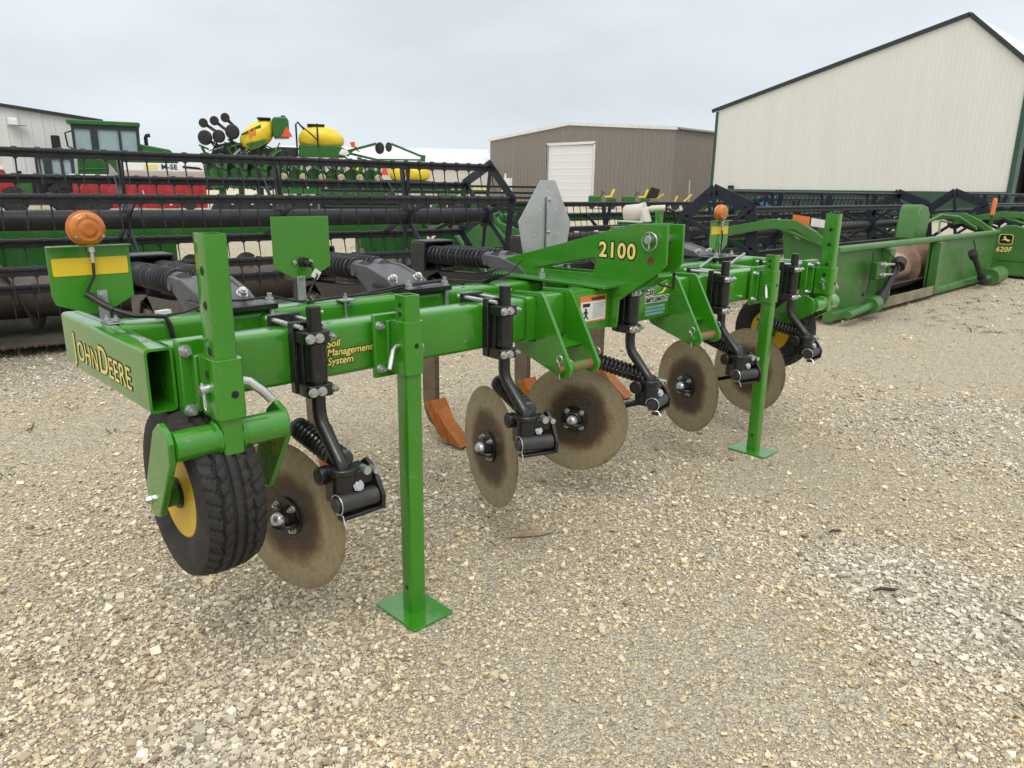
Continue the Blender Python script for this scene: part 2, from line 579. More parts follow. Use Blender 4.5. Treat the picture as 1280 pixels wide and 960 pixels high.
def tag(o, label=None, cat=None, group=None, kind=None):
    if label: o['label'] = label
    if cat: o['category'] = cat
    if group: o['group'] = group
    if kind: o['kind'] = kind
    return o


def thing(name, label, cat, loc=(0, 0, 0), rz=0.0, group=None):
    o = bpy.data.objects.new(name, None)
    o.empty_display_size = 0.2
    COL.objects.link(o)
    o.location = loc
    o.rotation_euler = (0, 0, rz)
    return tag(o, label, cat, group)


def copy_tree(o, parent=None):
    c = o.copy()
    COL.objects.link(c)
    c.parent = parent
    for ch in list(o.children):
        copy_tree(ch, c)
    return c


def text_polys(s, size, bold=0.0, shear=0.0, spacing=1.0, align='LEFT'):
    cu = bpy.data.curves.new('t', 'FONT')
    cu.body = s; cu.size = size; cu.offset = bold; cu.shear = shear
    cu.space_character = spacing; cu.align_x = align; cu.resolution_u = 4
    ob = bpy.data.objects.new('t', cu)
    COL.objects.link(ob)
    dg = bpy.context.evaluated_depsgraph_get()
    me = bpy.data.meshes.new_from_object(ob.evaluated_get(dg))
    v = [tuple(x.co) for x in me.vertices]
    f = [tuple(p.vertices) for p in me.polygons]
    bpy.data.objects.remove(ob); bpy.data.curves.remove(cu); bpy.data.meshes.remove(me)
    return v, f


def lettering(name, lines, o, u, v, parent, mats=('deco_black', 'deco_yellow'), width=None, outline=0.0):
    """lines: (text, x, y, size, bold, shear, spacing) laid on the plane o + x*u + y*v; two thin layers (outline, face)"""
    o, u, v = Vector(o), Vector(u).normalized(), Vector(v).normalized()
    w = u.cross(v)
    mb = MB()
    for (s, x, y, size, bold, shear, spc) in lines:
        for li, (ex, lift) in enumerate(((outline, 0.0008), (0.0, 0.0018))):
            if li == 0 and outline <= 0: continue
            vs, fs = text_polys(s, size, bold + ex, shear, spc)
            mb.mi = li
            B = [mb.bm.verts.new(o + u * (x + a) + v * (y + b) + w * lift) for a, b, _ in vs]
            for f in fs:
                mb._face([B[i] for i in f])
    return mb.obj(name, list(mats), parent, flat=True)


def arc(cx, cy, r, a0, a1, n):
    return [(cx + r * math.cos(rad(a0 + (a1 - a0) * i / n)), cy + r * math.sin(rad(a0 + (a1 - a0) * i / n))) for i in range(n + 1)]


def rrect(x0, y0, x1, y1, r, n=4):
    return arc(x1 - r, y0 + r, r, -90, 0, n) + arc(x1 - r, y1 - r, r, 0, 90, n) + arc(x0 + r, y1 - r, r, 90, 180, n) + arc(x0 + r, y0 + r, r, 180, 270, n)


def rise(x, y):
    d = math.hypot(x, y)
    t = min(1, max(0, (d - 32) / 28))
    return 0.4 * t * t * (3 - 2 * t)


# ================================================================== GROUND
def mk_ground():
    m, n, l, b = _base('crushed_limestone_ground')
    tc = n.new('ShaderNodeTexCoord').outputs['Object']
    warp = n.new('ShaderNodeTexNoise'); warp.inputs['Scale'].default_value = 40; l.new(tc, warp.inputs['Vector'])
    wv = n.new('ShaderNodeVectorMath'); wv.operation = 'MULTIPLY_ADD'
    l.new(warp.outputs['Color'], wv.inputs[0]); wv.inputs[1].default_value = (0.012, 0.012, 0.012); l.new(tc, wv.inputs[2])
    cols = []
    hts = []
    for sc in (85, 190):
        vo = n.new('ShaderNodeTexVoronoi'); vo.inputs['Scale'].default_value = sc
        l.new(wv.outputs[0], vo.inputs['Vector'])
        r = n.new('ShaderNodeValToRGB'); r.color_ramp.interpolation = 'LINEAR'
        sx = n.new('ShaderNodeSeparateXYZ'); l.new(vo.outputs['Color'], sx.inputs[0]); l.new(sx.outputs[0], r.inputs[0])
        c = r.color_ramp
        c.elements[0].position = 0.0; c.elements[0].color = (0.22, 0.18, 0.115, 1)
        c.elements[1].position = 1.0; c.elements[1].color = (0.9, 0.83, 0.66, 1)
        e_ = c.elements.new(0.3); e_.color = (0.54, 0.46, 0.315, 1)
        e_ = c.elements.new(0.75); e_.color = (0.76, 0.66, 0.475, 1)
        cols.append(r.outputs[0]); hts.append(vo.outputs['Distance'])
    mid = noise(n, l, tc, 1.6, 6, 0.65, 0.4, 0.62)
    c = mixrgb(n, l, mid, cols[0], cols[1])
    fine = noise(n, l, tc, 300, 3, 0.6, 0.3, 0.7)
    c = mixrgb(n, l, 0.42, c, mixrgb(n, l, fine, (0.32, 0.265, 0.17), (0.86, 0.76, 0.57)))
    spk = noise(n, l, wv.outputs[0], 75, 2, 0.5, 0.40, 0.60)
    c = mixrgb(n, l, 0.42, c, mixrgb(n, l, spk, (0.21, 0.165, 0.105), (1.0, 0.93, 0.73)))
    sand = noise(n, l, tc, 0.55, 6, 0.6, 0.47, 0.66)
    mm = n.new('ShaderNodeMath'); mm.operation = 'MULTIPLY'; l.new(sand, mm.inputs[0]); mm.inputs[1].default_value = 0.3
    c = mixrgb(n, l, mm.outputs[0], c, (0.56, 0.465, 0.31))
    big = noise(n, l, tc, 0.16, 4, 0.6, 0.42, 0.6)
    mm2 = n.new('ShaderNodeMath'); mm2.operation = 'MULTIPLY'; l.new(big, mm2.inputs[0]); mm2.inputs[1].default_value = 0.25
    c = mixrgb(n, l, mm2.outputs[0], c, (0.58, 0.545, 0.46))
    moss = noise(n, l, tc, 2.3, 7, 0.7, 0.66, 0.75)
    mm3 = n.new('ShaderNodeMath'); mm3.operation = 'MULTIPLY'; l.new(moss, mm3.inputs[0]); mm3.inputs[1].default_value = 0.4
    c = mixrgb(n, l, mm3.outputs[0], c, (0.16, 0.14, 0.085))
    l.new(c, b.inputs['Base Color'])
    b.inputs['Roughness'].default_value = 0.93
    b.inputs['Specular IOR Level'].default_value = 0.2
    hsum = n.new('ShaderNodeMath'); hsum.operation = 'MULTIPLY_ADD'
    l.new(hts[0], hsum.inputs[0]); hsum.inputs[1].default_value = -1.0
    ff = n.new('ShaderNodeMath'); ff.operation = 'MULTIPLY'; l.new(hts[1], ff.inputs[0]); ff.inputs[1].default_value = -0.5
    l.new(ff.outputs[0], hsum.inputs[2])
    bp = n.new('ShaderNodeBump'); bp.inputs['Strength'].default_value = 1.0; bp.inputs['Distance'].default_value = 0.018
    l.new(hsum.outputs[0], bp.inputs['Height']); l.new(bp.outputs[0], b.inputs['Normal'])
    return m


mb = MB()
rs = [0, 1, 2, 3, 4, 6, 8, 11, 15, 20, 26, 30, 34, 38, 42, 46, 50, 55, 60, 70, 90, 130, 200, 400, 900, 1500]
prev = None
NS = 72
for ri in rs:
    ring = [mb.bm.verts.new((ri * math.cos(2 * PI * k / NS), ri * math.sin(2 * PI * k / NS), rise(ri, 0))) for k in range(NS)] if ri else None
    if ri == 1:
        ctr = mb.bm.verts.new((0, 0, 0))
        for k in range(NS): mb._face([ctr, ring[k], ring[(k + 1) % NS]])
    elif ri > 1:
        for k in range(NS): mb._face([prev[k], ring[k], ring[(k + 1) % NS], prev[(k + 1) % NS]])
    prev = ring
tag(mb.obj('ground', mk_ground()), kind='structure')


def make_stones():
    b = bmesh.new()
    bmesh.ops.create_cube(b, size=1.35)
    bmesh.ops.triangulate(b, faces=b.faces)
    bv = np.array([v.co[:] for v in b.verts]); bf = np.array([[v.index for v in f.verts] for f in b.faces])
    b.free()
    protos = []
    for k in range(10):
        s = RNG.uniform(0.62, 1.2, (len(bv), 1)) * bv + RNG.normal(0, .17, (len(bv), 3))
        protos.append(s * np.array([1, RNG.uniform(.65, 1), RNG.uniform(.42, .7)]))
    # density falls off with distance, so that far stones (only texture there) are not wasted
    N = 460000
    u = RNG.random(N)
    p = 0.22
    r0, r1 = 0.95, 19.0
    r = (r0 ** p + u * (r1 ** p - r0 ** p)) ** (1 / p)
    az = YAW + RNG.uniform(-rad(43), rad(43), N)
    x = CAM.x + r * np.sin(az); y = CAM.y + r * np.cos(az)

    def vnoise(x, y, s, seed):
        g = np.random.default_rng(seed).random((64, 64))
        X, Y = x / s, y / s
        i, j = np.floor(X).astype(int), np.floor(Y).astype(int)
        fx, fy = X - i, Y - j
        fx = fx * fx * (3 - 2 * fx); fy = fy * fy * (3 - 2 * fy)
        G = lambda a, c: g[a % 64, c % 64]
        return (G(i, j) * (1 - fx) + G(i + 1, j) * fx) * (1 - fy) + (G(i, j + 1) * (1 - fx) + G(i + 1, j + 1) * fx) * fy
    stony = 0.5 * vnoise(x, y, 1.5, 1) + 0.3 * vnoise(x + 3, y, 0.6, 2) + 0.2 * vnoise(x, y + 9, 0.25, 3)
    # coarse washed patch to the right of the foreground and at lower left, finer track through the middle
    def blob(cx, cy, w): return np.exp(-((x - cx) ** 2 + (y - cy) ** 2) / w ** 2)
    stony = stony + 0.40 * blob(1.75, -1.1, 0.55) + 0.35 * blob(1.35, -1.6, 0.45) + 0.32 * blob(-0.7, -.1, 0.7) + 0.3 * blob(4.2, -.6, 1.2) - 0.30 * blob(0.55, -0.9, 0.7) - 0.2 * blob(2.2, -0.4, 0.7)
    keep = RNG.random(N) < np.clip(0.25 + 1.5 * (stony - 0.3), 0.18, 1)
    for fx in (.315, 2.733):                     # the foot plates press into the gravel
        keep &= ~((np.abs(x - fx) < .10) & (np.abs(y + .043) < .13))
    x, y, r, stony = x[keep], y[keep], r[keep], stony[keep]
    n = len(x)
    size = np.exp(RNG.normal(math.log(0.0033), 0.50, n)) * (0.75 + 0.75 * np.clip(stony, 0, 1))
    size = np.clip(size, 0.002, 0.017) * (1 + 0.05 * r)
    a = RNG.uniform(0, 2 * PI, n); tx = RNG.normal(0, .35, n)
    pi = RNG.integers(0, 10, n)
    P = np.array(protos)[pi]                       # n, V, 3
    P = P * size[:, None, None]
    ca, sa, ct, st = np.cos(a), np.sin(a), np.cos(tx), np.sin(tx)
    Y1 = P[:, :, 1] * ct[:, None] - P[:, :, 2] * st[:, None]
    Z1 = P[:, :, 1] * st[:, None] + P[:, :, 2] * ct[:, None]
    X2 = P[:, :, 0] * ca[:, None] - Y1 * sa[:, None]
    Y2 = P[:, :, 0] * sa[:, None] + Y1 * ca[:, None]
    V = np.stack([X2 + x[:, None], Y2 + y[:, None], Z1 + (size * 0.34)[:, None]], -1).reshape(-1, 3)
    nv = len(bv)
    F = (bf[None] + (np.arange(n) * nv)[:, None, None]).reshape(-1, 3)
    me = bpy.data.meshes.new('gravel_stones')
    me.vertices.add(len(V)); me.vertices.foreach_set('co', V.astype(np.float32).ravel())
    me.loops.add(F.size); me.loops.foreach_set('vertex_index', F.astype(np.int32).ravel())
    me.polygons.add(len(F)); me.polygons.foreach_set('loop_start', np.arange(0, F.size, 3, dtype=np.int32))
    me.polygons.foreach_set('loop_total', np.full(len(F), 3, np.int32))
    me.update(calc_edges=True)
    me.attributes.new('sharp_face', 'BOOLEAN', 'FACE').data.foreach_set('value', np.ones(len(F), bool))
    pal = np.array([1.28, 1.22, 1.04]) * np.array([(.56, .49, .37), (.66, .59, .46), (.44, .37, .27), (.76, .71, .60), (.52, .49, .43),
                    (.62, .59, .535), (.33, .275, .205), (.84, .81, .73), (.55, .455, .32), (.18, .155, .125)])
    pr = np.array([.2, .17, .14, .09, .1, .08, .08, .04, .08, .05]); pr /= pr.sum()
    c = pal[RNG.choice(10, n, p=pr)] * RNG.uniform(.78, 1.12, (n, 1))
    grey = np.clip((stony - .55) * 2.0, 0, .68)[:, None]           # washed patches are greyer, the wheel track sandier
    c = c * (1 - grey) + (c.mean(1, keepdims=True) * np.array([1.02, 1.0, .95])) * grey
    sandy = np.clip((.48 - stony) * 2.2, 0, .6)[:, None]
    c = c * (1 - sandy) + np.array([.62, .52, .355]) * sandy
    ca_ = me.color_attributes.new('stone', 'FLOAT_COLOR', 'POINT')
    cc = np.ones((n, nv, 4), np.float32); cc[:, :, :3] = c[:, None, :]
    ca_.data.foreach_set('color', cc.ravel())
    m, nn, l, bs = _base('limestone_pieces')
    at = nn.new('ShaderNodeVertexColor'); at.layer_name = 'stone'
    tc = nn.new('ShaderNodeTexCoord').outputs['Object']
    cmix = mixrgb(nn, l, noise(nn, l, tc, 160, 3, .6, .3, .75), at.outputs[0], (0.40, 0.345, 0.255))
    cm = mixrgb(nn, l, 0.45, at.outputs[0], cmix)
    l.new(cm, bs.inputs['Base Color']); bs.inputs['Roughness'].default_value = 0.9
    bs.inputs['Specular IOR Level'].default_value = 0.25
    me.materials.append(m)
    o = bpy.data.objects.new('gravel', me); COL.objects.link(o)
    tag(o, 'loose pale limestone gravel spread over the yard', 'gravel', kind='stuff')


make_stones()

# ================================================================== RIPPER (strip-till toolbar on its stands)
RL = Vector((1.524, 0.3, 0))
rip = thing('ripper', 'bright green five shank ripper standing on two square legs in the gravel', 'ripper', RL)
OFF = -RL                      # meshes below are drawn in yard coordinates
SP = 0.762
BT, BB = 1.033, 0.868          # top and underside of the bars
X0, X1 = -0.381, 3.429


def part(mb, name, m, bevel=0.0, parent=None, **k):
    if parent is None:
        return mb.obj(name, m, rip, bevel, loc=OFF, **k)
    return mb.obj(name, m, parent, bevel, **k)


def tubebar(x0, x1, y0, y1, z0, z1, r=0.016):
    m = MB()
    pr = rrect(y0, z0, y1, z1, r, 4)
    m.prism(pr, (x0, 0, 0), (0, 1, 0), (0, 0, 1), x1 - x0)
    return m


front = part(tubebar(X0, X1, .045, .147, BB, BT), 'front_toolbar', 'green')
rear = part(tubebar(X0, X1, .43, .565, BB + .005, BT, .02), 'rear_toolbar', 'green')
sleeve = part(tubebar(.935, 2.125, .037, .156, BB - .006, BT + .006, .014), 'bar_sleeve', 'green')
for xs in (.10, .96, 2.09, 2.95):
    m = MB()
    m.prism(rrect(-.05, BB + .02, .05, BT - .012, .016), (xs, .565 - .565 + .1475, 0), (1, 0, 0), (0, 0, 1), -.2815)
    part(m, 'cross_tube', 'green')
# hollow end tubes, open at the front
for xe in (-.452, 3.43):
    m = MB()
    oz, h, wd = .862, .171, .071
    m.prism(rrect(0, 0, wd, h, .012, 3), (xe, .03, oz), (1, 0, 0), (0, 0, 1), -.765, holes=[rrect(.007, .007, wd - .007, h - .007, .008, 3)])
    et = part(m, 'end_tube', 'green')
    mi = MB(); mi.span((xe + .009, .5, oz + .009), (xe + wd - .009, .51, oz + h - .009)); part(mi, 'inner_plate', 'dark', 0, et)
    if xe < 0:
        # decal band with the maker's name, reading towards the front
        lt = lettering('lettering', [('J', 0.0, 0, .118, .0006, 0, 1), ('OHN', .044, 0, .088, .0006, 0, 1.06),
                                     ('D', .262, 0, .118, .0006, 0, 1), ('EERE', .348, 0, .088, .0006, 0, 1.06)],
                       (xe, .69, .903), (0, -1, 0), (0, 0, 1), et, outline=.0035)


def bolts(pts, ax, parent, s=.012, stud=.012):
    for p in pts:
        q = MB(); q.bolt((0, 0, 0), ax, s, stud)
        part(q, 'bolt', 'zinc', 0, parent, loc=p)


# ---- parking stands
def stand_at(xs):
    m = MB()
    y = -.045
    m.prism(rrect(-.0295, -.0295, .0295, .0295, .007, 3), (0, y, .01), (1, 0, 0), (0, 1, 0), 1.105,
            holes=[rrect(-.0235, -.0235, .0235, .0235, .005, 3)])
    st = m.obj('parking_stand', 'green', rip, loc=OFF + Vector((xs, 0, 0)))
    q = MB(); q.prism(rrect(-.085, -.115, .085, .115, .01, 2), (0, y + .002, -.002), (1, 0, 0), (0, 1, 0), .012)
    part(q, 'foot_plate', 'green', .002, st)
    q = MB()
    q.prism(rrect(-.037, -.037, .037, .05, .013, 4), (0, y, .862), (1, 0, 0), (0, 1, 0), .172, holes=[rrect(-.03, -.03, .03, .03, .007, 3)])
    part(q, 'sleeve', 'green', .001, st)
    q = MB()
    q.span((-.085, .018, .845), (.075, .036, 1.05)); q.span((-.045, .004, .865), (.042, .02, 1.03))
    part(q, 'mounting_plate', 'green', .003, st)
    bolts([(-.066, .018, 1.015), (-.066, .018, .875), (.062, .018, 1.015), (.062, .018, .875)], (0, -1, 0), st, .011, .014)
    # bent locking pin and the open holes
    q = MB(); q.tube([(.045, y, .955), (-.052, y - .0, .955), (-.068, y - .012, .945), (-.093, y - .03, .905), (-.099, y - .034, .895)], .0075, 10)
    part(q, 'locking_pin', 'zinc', 0, st)
    q = MB(); q.tube([(.046 + .0, y + .02 * math.cos(t), .94 + .022 * math.sin(t)) for t in [i * PI / 6 for i in range(12)]], .002, 6, closed=True)
    part(q, 'retaining_ring', 'zinc', 0, st)
    q = MB()
    for zz in (1.085, 1.055, .10):
        q.cyl((-.0298, y, zz), (-.029, y, zz), .0085, 14)
    q.cyl((.005, y - .0375, .955), (.005, y - .0365, .955), .0085, 14)
    split_obj(q, 'pin_hole', 'dark', st)
    return st


stand_at(.315)
stand_at(2 * 1.524 - .315)


# ---- gauge wheels
def tyre_mesh(R=.246, W=.168, rim=.122):
    seg, m = 252, MB()
    prof = []
    hw = W / 2
    # sidewall, shoulder, tread across, shoulder, sidewall
    side = [(rim, .62 * hw), (rim + .012, .86 * hw), (rim + .05, .99 * hw), (R - .055, 1.0 * hw), (R - .026, .965 * hw), (R - .014, .93 * hw)]
    for r, w in side: prof.append((r, -w, 0))
    nT = 44
    for i in range(nT + 1):
        t = -1 + 2 * i / nT
        w = t * .90 * hw
        r = R - .010 * t * t - .004 * t ** 6
        prof.append((r, w, 1))
    for r, w in side[::-1]: prof.append((r, w, 0))
    rings = []
    for k in range(seg):
        th = 2 * PI * k / seg
        ring = []
        for r, w, tr in prof:
            if tr:
                a = w / hw
                zig = .035 * math.sin(th * 28) * (1 if abs(a) < .9 else 0)
                g = min(abs(a - s - (zig if s in (-.5, .5) else 0)) for s in (-.5, -.17, .17, .5))
                if g < .05: r -= .009
                elif abs(a) > .5 and (k + int(9 * abs(a))) % 6 == 0: r -= .005
                elif .17 < abs(a) < .5 and (k + int(10 * a) + (3 if a > 0 else 0)) % 6 == 0: r -= .005
                elif abs(a) <= .17 and k % 4 == 0: r -= .0015
            elif r > R - .04 and k % 6 == 0: r -= .002
            ring.append(m.bm.verts.new((w, r * math.cos(th), r * math.sin(th))))
        rings.append(ring)
    for k in range(seg):
        A, B = rings[k], rings[(k + 1) % seg]
        for i in range(len(prof) - 1):
            m._face([A[i], B[i], B[i + 1], A[i + 1]])
    return m


def gauge_wheel(xc, s=1):
    """xc: x of the upright post"""
    y = -.095
    m = MB()
    m.prism(rrect(-.028, -.040, .028, .040, .009, 3), (0, y, .765), (1, 0, 0), (0, 1, 0), .56, holes=[rrect(-.022, -.034, .022, .034, .006, 3)])
    gw = m.obj('gauge_wheel', 'green', rip, loc=OFF + Vector((xc, 0, 0)))
    q = MB()
    q.prism(rrect(-.038, -.05, .038, .06, .014, 4), (0, y, .862), (1, 0, 0), (0, 1, 0), .155, holes=[rrect(-.0285, -.0405, .0285, .0405, .008, 3)])
    part(q, 'sleeve', 'green', .001, gw)
    q = MB(); q.span((-.07, -.006, .84), (.072, .034, 1.052)); q.span((-.044, -.034, .863), (.042, -.005, 1.015))
    part(q, 'mounting_plate', 'green', .004, gw)
    bolts([(-.055, -.006, 1.025), (-.055, -.006, .865), (.056, -.006, 1.025), (.056, -.006, .865)], (0, -1, 0), gw, .0125, .014)
    bolts([(-.1, .15, 1.02)], (0, 0, 1), gw, .012, .004)
    q = MB(); q.tube([(-.06, y + .002, .937), (.05, y + .002, .945), (.068, y, .94), (.098, y - .012, .912), (.118, y - .02, .885)], .0125, 12)
    part(q, 'locking_pin', 'zinc', 0, gw)
    q = MB(); q.tube([(-.053, y + .005, .955), (-.054, y - .002, .93), (-.055, y - .008, .895), (-.054, y - .016, .888), (-.053, y - .016, .90), (-.052, y - .004, .94), (-.051, y + .004, .955)], .0022, 6)
    part(q, 'hairpin_clip', 'zinc', 0, gw)
    q = MB()
    for zz in (1.235, 1.15, 1.035): q.cyl((-.0285, y - .004, zz), (-.0275, y - .004, zz), .0115, 16)
    q.cyl((-.0386, y, .975), (-.0374, y, .975), .0115, 16)
    q.cyl((.008, y - .0506, .925), (.008, y - .0494, .925), .010, 16)
    split_obj(q, 'pin_hole', 'dark', gw)
    # cross tube and fork
    q = MB(); q.cyl((-.14 if s > 0 else -.155, y, .805), (.155 if s > 0 else .14, y, .805), .040, 28)
    q.lathe([(.040, -.004), (.045, 0), (.045, .004), (.040, .008)], (-.03, y, .805), (-1, 0, 0), 24)
    q.lathe([(.040, -.004), (.045, 0), (.045, .004), (.040, .008)], (.03, y, .805), (1, 0, 0), 24)
    part(q, 'fork_tube', 'green', 0, gw)
    for xa in ((-.158, .150) if s > 0 else (-.168, .14)):
        q = MB()
        k_ = 0 if s > 0 else .138
        poly = [(-.05, .845), (-.005, .862), (.04 + k_ * .4, .83), (.135 + k_, .665), (.14 + k_, .615), (.105 + k_, .575), (.06 + k_, .585), (-.062, .765), (-.066, .82)]
        q.prism([(yy + y + .045, zz) for yy, zz in poly], (xa, 0, 0), (0, 1, 0), (0, 0, 1), .018)
        part(q, 'fork_plate', 'green', .003, gw)
    cy, cz = (.062, .62) if s > 0 else (.20, .60)
    q = MB(); q.cyl((-.02 * s - .13, cy, cz), (-.02 * s + .13, cy, cz), .034, 20); part(q, 'axle', 'green_dark', 0, gw)
    bolts([(-.158 if s > 0 else -.168, cy, cz)], (-1, 0, 0), gw, .0105, .002)
    tyre_mesh().obj('tyre', 'rubber', gw, loc=(-.02 * s, cy, cz), angle=50)
    q = MB()
    q.lathe([(.126, -.068), (.132, -.063), (.122, -.06), (.112, -.045), (.106, -.01), (.085, .012), (.05, .014), (.046, -.012), (.03, -.012),
             (.03, .03), (.05, .03), (.085, .024), (.110, .03), (.112, .045), (.122, .06), (.132, .063), (.126, .068)], (0, 0, 0), (1, 0, 0), 40)
    q.obj('rim', 'yellow', gw, loc=(-.02 * s, cy, cz))
    q = MB(); q.cyl((-.075, 0, 0), (.05, 0, 0), .044, 20); q.cyl((-.03, 0, 0), (.012, 0, 0), .066, 24)
    q.obj('wheel_hub', 'black_rough', gw, .002, loc=(-.02 * s, cy, cz))
    q = MB()
    for i in range(5):
        a_ = i * 2 * PI / 5 + .3
        q.bolt((.010, .075 * math.cos(a_), .075 * math.sin(a_)), (-1, 0, 0), .009, .008)
    split_obj(q, 'wheel_bolt', 'zinc', gw, loc=(-.02 * s, cy, cz))
    return gw


gauge_wheel(-.308)
gauge_wheel(3.333, -1)


# ---- coulters
def make_coulter():
    """pole clamped in front of the bar at x = 0; everything below y = -.14 swivels"""
    PY = -.022
    m = MB()
    m.tube([(0, PY, 1.105), (0, PY, .80), (0, PY - .004, .775), (0, PY - .016, .752), (0, PY - .10, .665), (0, -.132, .655), (0, -.140, .635), (0, -.140, .62)], .0215, 16)
    c = m.obj('coulter', 'black', rip)
    q = MB(); q.span((-.05, .016, .845), (-.034, .044, 1.058)); q.span((-.034, .012, .845), (.035, .043, 1.058))
    q.span((-.036, -.008, .862), (.036, .014, 1.04))
    q.cyl((0, PY, .885), (0, PY, 1.0), .031, 18)
    for zz in (1.0, .842):
        q.prism(rrect(-.044, PY - .03, .04, .034, .014, 3), (0, 0, zz), (1, 0, 0), (0, 1, 0), .036)
    part(q, 'clamp_bracket', 'black', .003, c)
    q = MB(); q.span((-.05, .15, .995), (.05, .17, 1.062)); q.span((-.05, .15, .85), (.05, .17, .9)); split_obj(q, 'rear_clamp_plate', 'black', c, .002)
    q = MB()
    for xx in (-.04, .036): q.tube([(xx, -.02, 1.048), (xx, .19, 1.048)], .007, 10)
    split_obj(q, 'clamp_rod', 'zinc', c)
    for zz in (1.018, .860):
        bolts([(-.03, PY - .028, zz), (-.002, PY - .03, zz)], (-.15, -1, 0), c, .0105, .003)
        bolts([(.037, PY - .022, zz)], (.5, -1, 0), c, .0095, .008)
    bolts([(0.012, PY, 1.088)], (1, 0, 0), c, .007, .01)

    def sw(mb, name, m_, bevel=0.0):
        return mb.obj(name, m_, c, bevel, loc=(0, -.14, .035))
    # swivel group: local y points back along the trailing arm
    q = MB()
    q.cyl((0, 0, .505), (0, 0, .605), .038, 20); q.cyl((0, 0, .595), (0, 0, .615), .043, 20)
    q.span((-.03, -.025, .50), (.045, .055, .575))
    q.span((.02, -.03, .555), (.085, .05, .60))
    q.cyl((-.058, .045, .585), (-.02, .045, .585), .028, 18)
    sw(q, 'swivel_housing', 'black', .004)
    q = MB(); q.cyl((-.06, .045, .585), (-.0585, .045, .585), .018, 16); sw(q, 'housing_bore', 'plastic')
    q = MB(); q.cyl((-.035, -.03, .515), (.085, -.035, .515), .0285, 20); q.cyl((-.05, -.03, .515), (-.035, -.03, .515), .021, 16)
    sw(q, 'pivot_shaft', 'shaft')
    q = MB(); q.prism([(-.065, .475), (.06, .468), (.06, .53), (.045, .60), (.02, .615), (-.01, .60), (-.045, .56), (-.07, .52)], (.088, 0, 0), (0, 1, 0), (0, 0, 1), .014)
    q.bar((.102, .02, .50), (.065, .33, .385), .05, .02)
    q.bar((-.045, -.045, .478), (.09, -.045, .478), .03, .012)
    sw(q, 'trailing_arm', 'black', .003)
    q = MB(); q.helix((.02, .035, .62), (.008, .255, .665), .0285, .0085, 11.5)
    sw(q, 'down_pressure_spring', 'black')
    q = MB(); q.cyl((.02, .0, .613), (.006, .30, .674), .0085, 10)
    q.cyl((.022, .025, .616), (.02, .04, .62), .034, 16); q.cyl((.008, .255, .665), (.007, .268, .667), .034, 16)
    sw(q, 'spring_rod', 'charcoal')
    for p, ax, s in (((.03, -.028, .555), (-.4, -1, .3), .014), ((.10, .01, .585), (0, -1, 0), .012)):
        z = MB(); z.bolt((0, 0, 0), ax, s, .006); z.obj('housing_bolt', 'zinc', c, loc=(p[0], p[1] - .14, p[2] + .035))
    q = MB(); q.cyl((.06, -.01, .598), (.06, -.04, .598), .013, 16); q.cyl((.088, -.01, .592), (.088, -.045, .592), .010, 14)
    sw(q, 'spring_eye', 'zinc')
    q = MB(); q.tube([(-.04 + .0, -.03 + .03 * math.cos(t), .515 + .03 * math.sin(t)) for t in [i * PI / 7 for i in range(13)]] + [(-.042, -.06, .49), (-.045, -.075, .47)], .0022, 6)
    sw(q, 'retaining_ring', 'zinc')
    # disc and hub, local to the disc centre, axis along -x
    R = .252
    q = MB()
    pr = [(.0, -.004), (.06, -.004), (.10, -.0045), (.16, -.004), (.225, -.0035), (R, -.0006), (R, .0006), (.225, .0035), (.16, .004), (.06, .004), (.0, .004)]
    q.lathe(pr, (0, 0, 0), (-1, 0, 0), 96)
    d = q.obj('disc', 'disc', c, angle=20)
    q = MB()
    q.lathe([(.066, .004), (.066, .012), (.04, .014), (.038, .034), (.034, .038)], (0, 0, 0), (-1, 0, 0), 28)
    q.lathe([(.055, .004), (.05, .05), (.03, .075), (.026, .085)], (0, 0, 0), (1, 0, 0), 24)
    q.tube([(-.012 - .05 * math.sin(t), .05 * math.cos(t) - .0, -.016) for t in [i * PI / 8 for i in range(9)]], .0075, 8)
    h = q.obj('hub', 'black', c, .001)
    q = MB()
    q.lathe([(.027, .036), (.027, .044), (.022, .056), (.012, .064), (.0, .066)], (0, 0, 0), (-1, 0, 0), 24)
    q.obj('hub_cap', 'zinc', c)
    q = MB()
    for k in range(4):
        a = PI / 4 + k * PI / 2
        q.bolt((-.012, .05 * math.cos(a), .05 * math.sin(a)), (-1, 0, 0), .0095, .008)
    split_obj(q, 'hub_bolt', 'zinc', c)
    return c


CO = make_coulter()
SWN = ('swivel_housing', 'housing_bore', 'pivot_shaft', 'trailing_arm', 'down_pressure_spring', 'spring_rod', 'spring_eye', 'retaining_ring')
# (swivel angle, disc angle, disc centre) measured clockwise from straight back
CPOS = [(0, -14, (-.035, .150, .405)), (20, 17, (.112, .175, .415)), (-16, -24, (-.085, .205, .41)), (16, 18, (.045, .175, .415)), (-6, 8, (-.085, .150, .405))]
for k in range(5):
    c = CO if k == 0 else copy_tree(CO, rip)
    c.location = OFF + Vector((SP * k, 0, 0))
    az, dz, dc = CPOS[k]
    for ch in c.children:
        base = ch.name.split('.')[0]
        if base in SWN:
            ch.rotation_euler = (0, 0, -rad(az))
        elif base in ('disc', 'hub', 'hub_bolt', 'hub_cap'):
            ch.location = dc
            ch.rotation_euler = (0, 0, -rad(dz))


